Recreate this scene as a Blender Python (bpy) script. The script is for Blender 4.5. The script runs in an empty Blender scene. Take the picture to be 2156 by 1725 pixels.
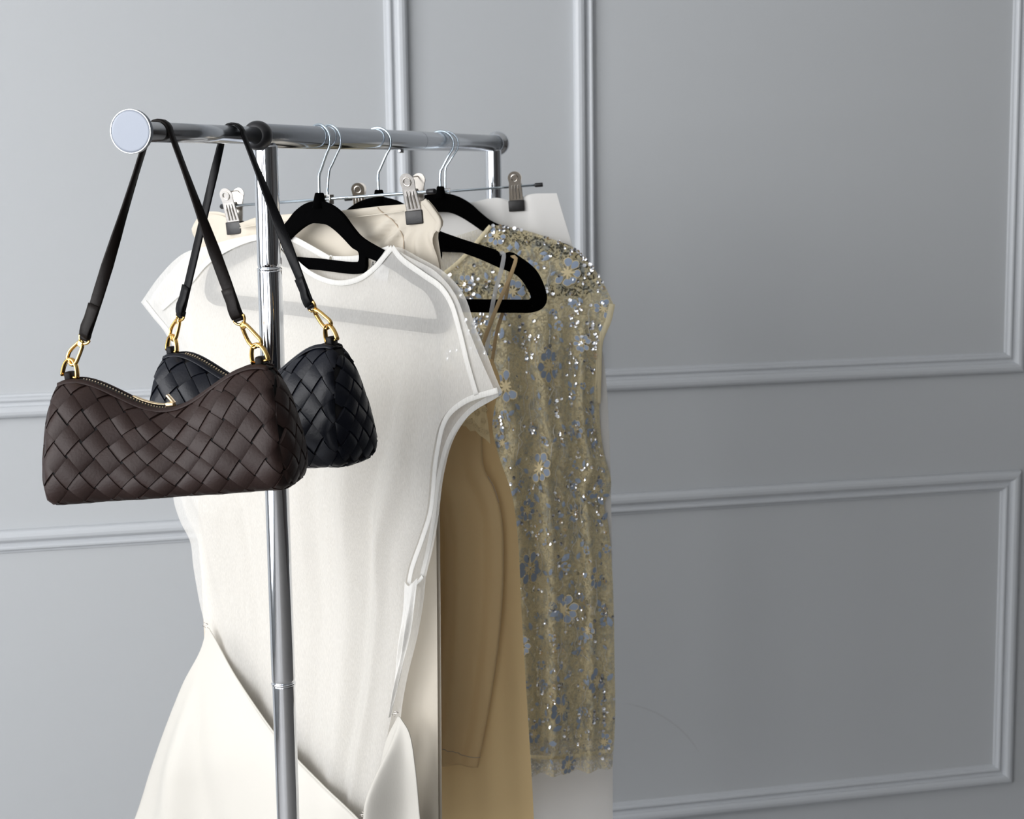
import bpy, bmesh, math, random
import numpy as np
from mathutils import Vector, Matrix

random.seed(7)
rng = np.random.default_rng(7)
R = math.radians
scene = bpy.context.scene
COL = scene.collection

# ------------------------------------------------------------------ camera
F = 3600.0                      # focal length in pixels of the 2156 x 1725 frame
TILT = math.atan((862.5 - 346.0) / F)
ROLL = R(-0.8)
CAM = Vector((0, 0, 1.48))
cR = Vector((1, 0, 0)); cU = Vector((0, math.sin(TILT), math.cos(TILT))); cF = Vector((0, math.cos(TILT), -math.sin(TILT)))
iX = cR * math.cos(ROLL) + cU * math.sin(ROLL)
iY = -cR * math.sin(ROLL) + cU * math.cos(ROLL)
cam_data = bpy.data.cameras.new('camera')
cam = bpy.data.objects.new('camera', cam_data); COL.objects.link(cam)
cam.matrix_world = Matrix(((iX.x, iY.x, -cF.x, CAM.x), (iX.y, iY.y, -cF.y, CAM.y), (iX.z, iY.z, -cF.z, CAM.z), (0, 0, 0, 1)))
cam_data.sensor_fit = 'HORIZONTAL'; cam_data.sensor_width = 36.0
cam_data.lens = 36.0 * F / 2156.0
cam_data.clip_start = 0.02; cam_data.clip_end = 50
cam_data.dof.use_dof = True; cam_data.dof.focus_distance = 1.72; cam_data.dof.aperture_fstop = 16.0
scene.camera = cam

# ------------------------------------------------------------------ view, world, daylight
vs = scene.view_settings
vs.view_transform = 'Standard'; vs.look = 'None'; vs.gamma = 1.0; vs.use_curve_mapping = False
vs.exposure = 0.0
world = bpy.data.worlds.new('sky'); scene.world = world; world.use_nodes = True
wb = world.node_tree.nodes['Background']; wb.inputs[0].default_value = (0.62, 0.75, 1.0, 1); wb.inputs[1].default_value = 1.2

WALL_YAW = R(13.2)              # the panelled wall runs away to the right
ROOM = Matrix.Rotation(WALL_YAW, 4, 'Z')
XL, XR, YF, YB, ZC = -2.35, 3.3, -2.7, 3.02, 2.75
WIN_Y0, WIN_Y1, WIN_Z0, WIN_Z1, WIN_ZH = -2.3, 2.2, 0.15, 2.65, 1.35
# daylight through the tall window: open sky above the horizon line, dimmer ground below it
def daylight(name, z0, z1, radiance, col):
    la = bpy.data.lights.new(name, 'AREA'); la.shape = 'RECTANGLE'
    la.size = WIN_Y1 - WIN_Y0; la.size_y = z1 - z0; la.energy = radiance * math.pi * la.size * la.size_y; la.color = col
    lo = bpy.data.objects.new(name, la); COL.objects.link(lo)
    lo.matrix_world = ROOM @ Matrix.Translation((XL - 0.16, (WIN_Y0 + WIN_Y1) / 2, (z0 + z1) / 2)) @ Matrix.Rotation(R(-90), 4, 'Y') @ Matrix.Rotation(R(90), 4, 'Z')
daylight('sky_daylight', WIN_ZH, WIN_Z1, 9.0, (1.0, 0.985, 0.96))
daylight('ground_daylight', WIN_Z0, WIN_ZH, 2.0, (1.0, 0.97, 0.92))
# a second window in the wall behind the camera
W2_X0, W2_X1, W2_Z0, W2_Z1 = -2.1, -0.75, 0.5, 2.6
l2 = bpy.data.lights.new('rear_daylight', 'AREA'); l2.shape = 'RECTANGLE'; l2.size = W2_X1 - W2_X0; l2.size_y = W2_Z1 - W2_Z0
l2.energy = 3.6 * math.pi * l2.size * l2.size_y; l2.color = (1.0, 0.985, 0.96)
o2 = bpy.data.objects.new('rear_daylight', l2); COL.objects.link(o2)
o2.matrix_world = ROOM @ Matrix.Translation(((W2_X0 + W2_X1) / 2, YF - 0.16, (W2_Z0 + W2_Z1) / 2)) @ Matrix.Rotation(R(90), 4, 'X')

# ------------------------------------------------------------------ pixel <-> world
def ray(px, py):
    return iX * ((px - 1078.0) / F) + iY * ((862.5 - py) / F) + cF
def at_depth(px, py, d):
    return CAM + ray(px, py) * d
def proj(p):
    q = p - CAM; k = q.dot(cF)
    return (1078 + F * q.dot(iX) / k, 862.5 - F * q.dot(iY) / k)

# ------------------------------------------------------------------ materials
MATS = {}
def nmat(name):
    m = bpy.data.materials.new(name); m.use_nodes = True
    MATS[name] = m
    return m, m.node_tree.nodes, m.node_tree.links, m.node_tree.nodes['Principled BSDF']
def plain(name, col, rough=0.5, metal=0.0, bump=0.0, bscale=200.0, spec=0.5, sheen=0.0, var=0.0, aniso=None, distort=0.0):
    m, N, L, P = nmat(name)
    P.inputs['Base Color'].default_value = (*col, 1); P.inputs['Roughness'].default_value = rough
    P.inputs['Metallic'].default_value = metal; P.inputs['Specular IOR Level'].default_value = spec
    P.inputs['Sheen Weight'].default_value = sheen
    if bump or var:
        tc = N.new('ShaderNodeTexCoord'); mp = N.new('ShaderNodeMapping'); L.new(tc.outputs['Object'], mp.inputs[0])
        if aniso: mp.inputs['Scale'].default_value = aniso
        nz = N.new('ShaderNodeTexNoise'); nz.inputs['Scale'].default_value = bscale; nz.inputs['Detail'].default_value = 4
        nz.inputs['Distortion'].default_value = distort
        L.new(mp.outputs[0], nz.inputs['Vector'])
        if bump:
            b = N.new('ShaderNodeBump'); b.inputs['Strength'].default_value = bump; b.inputs['Distance'].default_value = 0.002
            L.new(nz.outputs['Fac'], b.inputs['Height']); L.new(b.outputs[0], P.inputs['Normal'])
        if var:
            mx = N.new('ShaderNodeMixRGB'); mx.blend_type = 'MULTIPLY'; mx.inputs[0].default_value = var
            mx.inputs[1].default_value = (*col, 1); L.new(nz.outputs['Fac'], mx.inputs[2]); L.new(mx.outputs[0], P.inputs['Base Color'])
    return m
def cloth(name, col, rough=0.85, alpha=1.0, trans=0.25, weave=1500.0, bump=0.15, crush=0.0, spec=0.2, sheen=0.1, patch=0.0):
    m, N, L, P = nmat(name)
    P.inputs['Base Color'].default_value = (*col, 1); P.inputs['Roughness'].default_value = rough
    P.inputs['Specular IOR Level'].default_value = spec; P.inputs['Sheen Weight'].default_value = sheen
    out = N['Material Output']
    tc = N.new('ShaderNodeTexCoord')
    mp = N.new('ShaderNodeMapping'); mp.inputs['Scale'].default_value = (1, 1, 0.12); L.new(tc.outputs['Object'], mp.inputs[0])
    n1 = N.new('ShaderNodeTexNoise'); n1.inputs['Scale'].default_value = weave; n1.inputs['Detail'].default_value = 2
    L.new(mp.outputs[0], n1.inputs['Vector'])
    n2 = N.new('ShaderNodeTexNoise'); n2.inputs['Scale'].default_value = 45; n2.inputs['Detail'].default_value = 5; n2.inputs['Distortion'].default_value = 0.8
    mp2 = N.new('ShaderNodeMapping'); mp2.inputs['Scale'].default_value = (1, 1, 0.22); L.new(tc.outputs['Object'], mp2.inputs[0]); L.new(mp2.outputs[0], n2.inputs['Vector'])
    b1 = N.new('ShaderNodeBump'); b1.inputs['Strength'].default_value = bump; b1.inputs['Distance'].default_value = 0.0006; L.new(n1.outputs['Fac'], b1.inputs['Height'])
    b2 = N.new('ShaderNodeBump'); b2.inputs['Strength'].default_value = crush; b2.inputs['Distance'].default_value = 0.004; L.new(n2.outputs['Fac'], b2.inputs['Height'])
    L.new(b1.outputs[0], b2.inputs['Normal']); L.new(b2.outputs[0], P.inputs['Normal'])
    tr = N.new('ShaderNodeBsdfTranslucent'); tr.inputs[0].default_value = (*col, 1); L.new(b2.outputs[0], tr.inputs['Normal'])
    mx = N.new('ShaderNodeMixShader'); mx.inputs[0].default_value = trans; L.new(P.outputs[0], mx.inputs[1]); L.new(tr.outputs[0], mx.inputs[2])
    last = mx
    if alpha < 1:
        tp = N.new('ShaderNodeBsdfTransparent'); m2 = N.new('ShaderNodeMixShader')
        # thread to thread the cover of the weave varies a little
        mr = N.new('ShaderNodeMapRange'); mr.inputs[1].default_value = 0.3; mr.inputs[2].default_value = 0.7
        mr.inputs[3].default_value = max(alpha - 0.06 - patch, 0); mr.inputs[4].default_value = min(alpha + 0.06 + patch, 1)
        L.new(n1.outputs['Fac'], mr.inputs[0]); L.new(mr.outputs[0], m2.inputs[0])
        L.new(tp.outputs[0], m2.inputs[1]); L.new(mx.outputs[0], m2.inputs[2]); last = m2
    L.new(last.outputs[0], out.inputs[0])
    return m

plain('wall_paint', (0.500, 0.517, 0.532), 0.55, bump=0.05, bscale=260, spec=0.3)
plain('trim_paint', (0.545, 0.566, 0.590), 0.42, spec=0.4)
plain('room_paint', (0.08, 0.08, 0.08), 0.8)
plain('ceiling_paint', (0.75, 0.75, 0.74), 0.85)
plain('floor_wood', (0.27, 0.26, 0.25), 0.5, bump=0.1, bscale=9, var=0.35, aniso=(1, 12, 1))
plain('dark_wood', (0.02, 0.015, 0.012), 0.5, bump=0.1, bscale=12, var=0.4, aniso=(10, 10, 1))
plain('window_frame', (0.8, 0.8, 0.8), 0.4)
plain('chrome', (0.80, 0.82, 0.85), 0.05, 1.0)
plain('brushed_bar', (0.50, 0.52, 0.55), 0.16, 1.0, bump=0.02, bscale=160)
plain('disc_metal', (0.19, 0.21, 0.25), 0.40, 0.2, bump=0.03, bscale=60)
plain('zinc_wire', (0.72, 0.82, 0.90), 0.18, 1.0)
plain('clip_steel', (0.60, 0.565, 0.52), 0.27, 1.0, bump=0.05, bscale=120)
plain('rubber', (0.012, 0.011, 0.011), 0.45, bump=0.1, bscale=220)
plain('black_plastic', (0.01, 0.01, 0.012), 0.35)
plain('velvet', (0.0008, 0.0008, 0.0009), 0.95, bump=0.25, bscale=1600, spec=0.02, sheen=0.0)
plain('gold', (0.86, 0.55, 0.18), 0.17, 1.0)
plain('pale_gold', (0.78, 0.60, 0.38), 0.30, 1.0)
plain('leather_brown', (0.0205, 0.0112, 0.0095), 0.50, bump=0.15, bscale=420, spec=0.22)
plain('leather_brown_edge', (0.0065, 0.0045, 0.0038), 0.5, bump=0.15, bscale=300, spec=0.14)
plain('leather_black', (0.0032, 0.0042, 0.0085), 0.42, bump=0.12, bscale=420, spec=0.25)
plain('leather_black_edge', (0.003, 0.003, 0.0038), 0.45, bump=0.12, bscale=300, spec=0.14)
plain('lining_dark', (0.004, 0.003, 0.003), 0.9)
cloth('white_voile', (0.87, 0.855, 0.82), 0.8, alpha=0.60, trans=0.35, crush=0.4, weave=1600, patch=0.0, bump=0.08)
cloth('white_organza', (0.90, 0.92, 0.96), 0.7, alpha=0.46, trans=0.4, crush=0.15, weave=900)
cloth('white_binding', (0.84, 0.83, 0.80), 0.8, alpha=0.94, trans=0.3, crush=0.3, weave=900)
cloth('ivory_satin', (0.69, 0.665, 0.61), 0.5, trans=0.2, crush=0.05, spec=0.35)
cloth('cream_viscose', (0.64, 0.585, 0.495), 0.65, trans=0.15, crush=0.12, spec=0.3)
cloth('stitching', (0.45, 0.36, 0.27), 0.8, trans=0.0)
cloth('sand_satin', (0.78, 0.585, 0.31), 0.55, trans=0.25, crush=0.03, spec=0.3)
cloth('sand_lace', (0.85, 0.70, 0.42), 0.8, trans=0.2, crush=0.8, bump=0.8, weave=420)
cloth('white_crepe', (0.84, 0.83, 0.81), 0.7, trans=0.15, crush=0.06, spec=0.25)
cloth('label_white', (0.82, 0.82, 0.82), 0.7, trans=0.2)
cloth('clear_ribbon', (0.85, 0.86, 0.88), 0.3, alpha=0.55, trans=0.3, spec=0.6)
cloth('sand_strap', (0.55, 0.40, 0.22), 0.5, trans=0.05)
plain('print_black', (0.02, 0.02, 0.02), 0.6)
cloth('petal_blue', (0.37, 0.45, 0.59), 0.8, trans=0.15, crush=0.3)
cloth('petal_sand', (0.84, 0.72, 0.46), 0.8, trans=0.15, crush=0.3)
plain('sequin', (0.93, 0.95, 1.0), 0.16, 1.0)
cloth('bead_fold_pale', (0.72, 0.71, 0.66), 0.5, trans=0.1)

def lace_mat():
    m, N, L, P = nmat('embroidered_net')
    out = N['Material Output']; tc = N.new('ShaderNodeTexCoord')
    def noise(scale, det=4, dist=0.0, sz=(1, 1, 1)):
        mp = N.new('ShaderNodeMapping'); mp.inputs['Scale'].default_value = sz; L.new(tc.outputs['Object'], mp.inputs[0])
        n = N.new('ShaderNodeTexNoise'); n.inputs['Scale'].default_value = scale; n.inputs['Detail'].default_value = det; n.inputs['Distortion'].default_value = dist
        L.new(mp.outputs[0], n.inputs['Vector']); return n
    a = noise(70, 3, 1.2, (1, 1, 0.7))
    cr = N.new('ShaderNodeValToRGB'); L.new(a.outputs['Fac'], cr.inputs[0])
    e = cr.color_ramp.elements
    e[0].position = 0.30; e[0].color = (0.34, 0.37, 0.36, 1)
    e[1].position = 0.72; e[1].color = (0.84, 0.79, 0.64, 1)
    for p, c in ((0.42, (0.55, 0.52, 0.39, 1)), (0.52, (0.78, 0.68, 0.42, 1)), (0.62, (0.72, 0.63, 0.40, 1))):
        x = cr.color_ramp.elements.new(p); x.color = c
    L.new(cr.outputs[0], P.inputs['Base Color']); P.inputs['Roughness'].default_value = 0.7
    c2 = noise(170, 4, 1.5)
    bp = N.new('ShaderNodeBump'); bp.inputs['Strength'].default_value = 0.8; bp.inputs['Distance'].default_value = 0.003
    L.new(c2.outputs['Fac'], bp.inputs['Height']); L.new(bp.outputs[0], P.inputs['Normal'])
    tp = N.new('ShaderNodeBsdfTransparent'); mx = N.new('ShaderNodeMixShader')
    mr = N.new('ShaderNodeMapRange'); mr.inputs[1].default_value = 0.42; mr.inputs[2].default_value = 0.52; mr.inputs[3].default_value = 0.12; mr.inputs[4].default_value = 0.68
    L.new(c2.outputs['Fac'], mr.inputs[0]); L.new(mr.outputs[0], mx.inputs[0])
    L.new(tp.outputs[0], mx.inputs[1]); L.new(P.outputs[0], mx.inputs[2]); L.new(mx.outputs[0], out.inputs[0])
lace_mat()
cloth('net_lining', (0.86, 0.78, 0.56), 0.8, alpha=0.86, trans=0.25, crush=0.3, weave=500, patch=0.05)
cloth('net_sheer', (0.66, 0.60, 0.47), 0.8, alpha=0.42, trans=0.3, crush=0.4, weave=600, patch=0.1)

def scuffed_wall():
    # a faint curved scuff on the panel at the right
    m = MATS['wall_paint']; N = m.node_tree.nodes; L = m.node_tree.links; P = N['Principled BSDF']
    return m, N, L, P

# ------------------------------------------------------------------ object helpers
def tag(o, label=None, cat=None, group=None, kind=None):
    if label: o['label'] = label
    if cat: o['category'] = cat
    if group: o['group'] = group
    if kind: o['kind'] = kind
    return o
def empty(name, M, label, cat, group=None):
    o = bpy.data.objects.new(name, None); COL.objects.link(o)
    o.empty_display_size = 0.05
    if isinstance(M, Vector): M = Matrix.Translation(M)
    o.matrix_world = M; o['_'] = 0; del o['_']
    INV[o.name] = M.inverted()
    return tag(o, label, cat, group)
INV = {}
def mk(name, verts, faces, mat, parent=None, smooth=True, kind=None, local=False, mats=None, fmat=None):
    """verts in world space (or in the thing's own space when local)."""
    me = bpy.data.meshes.new(name)
    if parent is not None and not local:
        I = INV[parent.name]
        verts = [I @ Vector(v) for v in verts]
    me.from_pydata([tuple(v) for v in verts], [], faces); me.update()
    if mats:
        for k in mats: me.materials.append(MATS[k])
        if fmat is not None: me.polygons.foreach_set('material_index', fmat)
    else: me.materials.append(MATS[mat])
    if smooth: me.polygons.foreach_set('use_smooth', [True] * len(me.polygons))
    o = bpy.data.objects.new(name, me); COL.objects.link(o)
    if parent is not None:
        o.parent = parent; INV[o.name] = INV[parent.name]
    else: INV[o.name] = Matrix()
    if kind: o['kind'] = kind
    return o

class MB:
    def __init__(s): s.v = []; s.f = []
    def add(s, v, f):
        n = len(s.v); s.v += [Vector(x) for x in v]; s.f += [tuple(i + n for i in q) for q in f]
    def build(s, name, mat, parent=None, smooth=True, **k): return mk(name, s.v, s.f, mat, parent, smooth, **k)

def catmull(P, n, closed=False):
    P = [np.array(p, float) for p in P]
    if closed: Q = [P[-1]] + P + [P[0], P[1]]
    else: Q = [2 * P[0] - P[1]] + P + [2 * P[-1] - P[-2]]
    pts = []
    for i in range(1, len(Q) - 2):
        p0, p1, p2, p3 = Q[i - 1:i + 3]
        # centripetal
        t0 = 0; d = lambda a, b: max(np.linalg.norm(a - b), 1e-9) ** 0.5
        t1 = t0 + d(p0, p1); t2 = t1 + d(p1, p2); t3 = t2 + d(p2, p3)
        for t in np.linspace(t1, t2, 24, endpoint=False):
            A1 = (t1 - t) / (t1 - t0) * p0 + (t - t0) / (t1 - t0) * p1
            A2 = (t2 - t) / (t2 - t1) * p1 + (t - t1) / (t2 - t1) * p2
            A3 = (t3 - t) / (t3 - t2) * p2 + (t - t2) / (t3 - t2) * p3
            B1 = (t2 - t) / (t2 - t0) * A1 + (t - t0) / (t2 - t0) * A2
            B2 = (t3 - t) / (t3 - t1) * A2 + (t - t1) / (t3 - t1) * A3
            pts.append((t2 - t) / (t2 - t1) * B1 + (t - t1) / (t2 - t1) * B2)
    pts.append(Q[-2])
    pts = np.array(pts)
    s = np.concatenate([[0], np.cumsum(np.linalg.norm(np.diff(pts, axis=0), axis=1))])
    q = np.linspace(0, s[-1], n + 1)[:-1] if closed else np.linspace(0, s[-1], n)
    return np.stack([np.interp(q, s, pts[:, k]) for k in range(pts.shape[1])], 1)

def tube(mb, path, r, n=10, closed=False, caps=True):
    P = [Vector(p) for p in path]; m = len(P)
    rr = r if hasattr(r, '__len__') else [r] * m
    T = []
    for i in range(m):
        a = P[(i - 1) % m] if (closed or i > 0) else P[0]; b = P[(i + 1) % m] if (closed or i < m - 1) else P[-1]
        T.append((b - a).normalized())
    up = Vector((0, 0, 1)) if abs(T[0].z) < 0.9 else Vector((1, 0, 0))
    u = (up - T[0] * up.dot(T[0])).normalized()
    V = []
    for i in range(m):
        u = (u - T[i] * u.dot(T[i])).normalized(); w = T[i].cross(u)
        for k in range(n):
            a = 2 * math.pi * k / n
            V.append(P[i] + (u * math.cos(a) + w * math.sin(a)) * rr[i])
    Fc = []
    for i in range(m if closed else m - 1):
        j = (i + 1) % m
        for k in range(n): Fc.append((i * n + k, i * n + (k + 1) % n, j * n + (k + 1) % n, j * n + k))
    if caps and not closed:
        Fc.append(tuple(range(n - 1, -1, -1))); Fc.append(tuple((m - 1) * n + k for k in range(n)))
    mb.add(V, Fc); return mb

def rod(mb, a, b, r, n=16, bev=0.0):
    a, b = Vector(a), Vector(b); d = (b - a)
    L = d.length; d = d / L
    if bev <= 0: return tube(mb, [a, b], r, n)
    return tube(mb, [a, a + d * bev * 0.3, a + d * bev, b - d * bev, b - d * bev * 0.3, b], [r - bev, r - bev * 0.3, r, r, r - bev * 0.3, r - bev], n)

def ribbon(mb, path, wdirs, w, th, closed=False):
    P = [Vector(p) for p in path]; m = len(P); V = []
    for i in range(m):
        a = P[(i - 1) % m] if (closed or i > 0) else P[0]; b = P[(i + 1) % m] if (closed or i < m - 1) else P[-1]
        t = (b - a).normalized(); wd = Vector(wdirs[i] if isinstance(wdirs, list) else wdirs)
        wd = (wd - t * wd.dot(t)).normalized(); nn = t.cross(wd)
        ww = w[i] if hasattr(w, '__len__') else w
        c = th * 0.35
        for (x, y) in ((-ww / 2, -th / 2 + c), (-ww / 2 + c, -th / 2), (ww / 2 - c, -th / 2), (ww / 2, -th / 2 + c), (ww / 2, th / 2 - c), (ww / 2 - c, th / 2), (-ww / 2 + c, th / 2), (-ww / 2, th / 2 - c)):
            V.append(P[i] + wd * x + nn * y)
    Fc = []; n = 8
    for i in range(m if closed else m - 1):
        j = (i + 1) % m
        for k in range(n): Fc.append((i * n + k, i * n + (k + 1) % n, j * n + (k + 1) % n, j * n + k))
    if not closed:
        Fc.append(tuple(range(n - 1, -1, -1))); Fc.append(tuple((m - 1) * n + k for k in range(n)))
    mb.add(V, Fc); return mb

def box(mb, M, sx, sy, sz, bev=0.0):
    """box centred on M, rounded edges."""
    if bev <= 0:
        V = [M @ Vector((x * sx / 2, y * sy / 2, z * sz / 2)) for x in (-1, 1) for y in (-1, 1) for z in (-1, 1)]
        mb.add(V, [(0, 1, 3, 2), (4, 6, 7, 5), (0, 4, 5, 1), (2, 3, 7, 6), (0, 2, 6, 4), (1, 5, 7, 3)]); return mb
    bm = bmesh.new(); bmesh.ops.create_cube(bm, size=1.0)
    for v in bm.verts: v.co = Vector((v.co.x * sx, v.co.y * sy, v.co.z * sz))
    bmesh.ops.bevel(bm, geom=list(bm.edges), offset=bev, segments=2, affect='EDGES', profile=0.5)
    bm.verts.ensure_lookup_table()
    mb.add([M @ v.co for v in bm.verts], [tuple(v.index for v in f.verts) for f in bm.faces]); bm.free(); return mb

def grid_faces(nv, nu, off=0, flip=False):
    f = []
    for i in range(nv - 1):
        for j in range(nu - 1):
            q = (off + i * nu + j, off + i * nu + j + 1, off + (i + 1) * nu + j + 1, off + (i + 1) * nu + j)
            f.append(q[::-1] if flip else q)
    return f

# ------------------------------------------------------------------ the rack's rail (world line)
B0 = at_depth(555, 286, F * 0.0254 / 51.5)
BAR_DIR = ray(1985, 348); BAR_DIR.z = 0; BAR_DIR.normalize()
BAR_SIDE = Vector((BAR_DIR.y, -BAR_DIR.x, 0))          # to the right of the rail
def bar(s): return B0 + BAR_DIR * s
def bar_s(px):
    lo_, hi_ = -0.6, 1.6
    for _ in range(50):
        m = (lo_ + hi_) / 2
        if proj(bar(m))[0] < px: lo_ = m
        else: hi_ = m
    return (lo_ + hi_) / 2
RB, RX = 0.0127, 0.0090         # rail and extension radii
S_FAR = bar_s(1042); S_CAP = bar_s(277)
print('bar far s', S_FAR, 'proj', proj(bar(S_FAR)), 'cap', S_CAP, proj(bar(S_CAP)))

class Fr:
    """vertical plane of a hanger: a to the right along it, z up, d towards the viewer."""
    def __init__(s, O, psi):
        s.O = Vector(O); p = R(psi); s.A = Vector((math.cos(p), -math.sin(p), 0)); s.N = Vector((-math.sin(p), -math.cos(p), 0)); s.psi = p
    def W(s, a, z, d=0.0): return s.O + s.A * a + Vector((0, 0, z)) + s.N * d
    def px(s, x, y, d=0.0):
        r = ray(x, y); k = (s.O + s.N * d - CAM).dot(s.N) / r.dot(s.N); q = CAM + r * k - s.O
        return (q.dot(s.A), q.z)
    def P(s, x, y, d=0.0):
        a, z = s.px(x, y, d); return s.W(a, z, d)

# ------------------------------------------------------------------ the room
def rm(p): return ROOM @ Vector(p)
def room_box(mb, x0, x1, y0, y1, z0, z1):
    V = [rm((x, y, z)) for x in (x0, x1) for y in (y0, y1) for z in (z0, z1)]
    mb.add(V, [(0, 1, 3, 2), (4, 6, 7, 5), (0, 4, 5, 1), (2, 3, 7, 6), (0, 2, 6, 4), (1, 5, 7, 3)])
def struct(name, mb, mat, smooth=False):
    o = mb.build(name, mat, None, smooth); o['kind'] = 'structure'; return o
T = 0.12
m = MB(); room_box(m, XL - T, XR + T, YB, YB + T, 0, ZC); struct('wall_back', m, 'wall_paint')
m = MB(); room_box(m, XL - T, XR + T, YF - T, YB + T, -0.1, 0); struct('floor', m, 'floor_wood')
m = MB(); room_box(m, XL - T, XR + T, YF - T, YB + T, ZC, ZC + 0.1); struct('ceiling', m, 'ceiling_paint')
m = MB(); room_box(m, XR, XR + T, YF, YB, 0, ZC); struct('wall_right', m, 'room_paint')
m = MB()
room_box(m, XL - T, W2_X0, YF - T, YF, 0, ZC); room_box(m, W2_X1, XR + T, YF - T, YF, 0, ZC); room_box(m, W2_X0, W2_X1, YF - T, YF, 0, W2_Z0); room_box(m, W2_X0, W2_X1, YF - T, YF, W2_Z1, ZC)
struct('wall_front', m, 'room_paint')
m = MB()
for z in (W2_Z0, W2_Z1 - 0.05): room_box(m, W2_X0, W2_X1, YF - 0.08, YF - 0.03, z, z + 0.05)
for k in range(4): x = W2_X0 + (W2_X1 - W2_X0 - 0.05) * k / 3; room_box(m, x, x + 0.05, YF - 0.08, YF - 0.03, W2_Z0, W2_Z1)
struct('window_2', m, 'window_frame')
m = MB()
room_box(m, XL - T, XL, YF, WIN_Y0, 0, ZC); room_box(m, XL - T, XL, WIN_Y1, YB, 0, ZC)
room_box(m, XL - T, XL, WIN_Y0, WIN_Y1, 0, WIN_Z0); room_box(m, XL - T, XL, WIN_Y0, WIN_Y1, WIN_Z1, ZC)
struct('wall_left', m, 'wall_paint')
m = MB(); fw = 0.05
room_box(m, XL - 0.08, XL - 0.03, WIN_Y0, WIN_Y1, WIN_Z0, WIN_Z0 + fw); room_box(m, XL - 0.08, XL - 0.03, WIN_Y0, WIN_Y1, WIN_Z1 - fw, WIN_Z1)
for k in range(5):
    y = WIN_Y0 + (WIN_Y1 - WIN_Y0 - fw) * k / 4; room_box(m, XL - 0.08, XL - 0.03, y, y + fw, WIN_Z0, WIN_Z1)
struct('window_1', m, 'window_frame')
m = MB(); room_box(m, XR - 0.05, XR - 0.001, -1.6, 1.2, 0, 2.2); struct('unseen_dark_panel', m, 'dark_wood')  # unseen dark slab, added so the chrome reflects black stripes on its right

# wall panel mouldings: a wide outer bead, a groove and a slim inner bead
PROF = [(0.0, 0.0), (0.0, 0.007), (0.002, 0.0115), (0.006, 0.0145), (0.011, 0.0155), (0.016, 0.0145), (0.0195, 0.0115), (0.0205, 0.0075), (0.0235, 0.0065),
        (0.0265, 0.0065), (0.0275, 0.0085), (0.0305, 0.0105), (0.0335, 0.0100), (0.0355, 0.0075), (0.0365, 0.0040), (0.0400, 0.0032), (0.0412, 0.0)]
def on_wall(px, py):
    r = ray(px, py); n = rm((0, 1, 0)); k = (rm((0, YB, 0)) - CAM).dot(n) / r.dot(n)
    q = ROOM.inverted() @ (CAM + r * k); return q.x, q.z
def avg(pts, k): return sum(on_wall(*p)[k] for p in pts) / len(pts)
xL = avg([(857, 10), (860, 250)], 0); xR0 = avg([(1205, 10), (1209, 200)], 0); xR1 = avg([(2149, 775), (2146, 990), (2131, 1640)], 0)
z_up = avg([(1274, 824), (2148, 781), (5, 882)], 1); z_lo = avg([(1287, 1039), (2146, 985), (5, 1122)], 1); z_bot = avg([(1291, 1733), (2130, 1647)], 1)
print('wall', [on_wall(*p)[1] for p in [(1274, 824), (2148, 781), (5, 882)]], [on_wall(*p)[1] for p in [(1287, 1039), (2146, 985), (5, 1122)]], [on_wall(*p)[1] for p in [(1291, 1733), (2130, 1647)]])
print('wallx', [on_wall(*p)[0] for p in [(857, 10), (860, 250)]], [on_wall(*p)[0] for p in [(2149, 775), (2146, 990), (2131, 1640)]])
tn = 0
def trim(x0, x1, z0, z1):
    global tn; tn += 1
    V = []; n = len(PROF)
    for (cx, cz, sx, sz) in ((x0, z0, 1, 1), (x1, z0, -1, 1), (x1, z1, -1, -1), (x0, z1, 1, -1)):
        for (w, h) in PROF: V.append(rm((cx + sx * w, YB - h, cz + sz * w)))
    Fc = []
    for i in range(4):
        j = (i + 1) % 4
        for k in range(n - 1): Fc.append((i * n + k, j * n + k, j * n + k + 1, i * n + k + 1))
    mb = MB(); mb.add(V, Fc); o = struct('trim_%d' % tn, mb, 'trim_paint'); return o
PW = xR1 - xR0; ZT = ZC - 0.2
for (x0, x1) in ((xL - PW, xL), (xR0, xR1), (xR1 + (xR0 - xL), min(xR1 + (xR0 - xL) + PW, XR - 0.1))):
    trim(x0, x1, z_up, ZT); trim(x0, x1, z_bot, z_lo)
m = MB(); room_box(m, XL, XR, YB - 0.018, YB, 0, 0.12); struct('baseboard_back', m, 'trim_paint')
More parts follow.
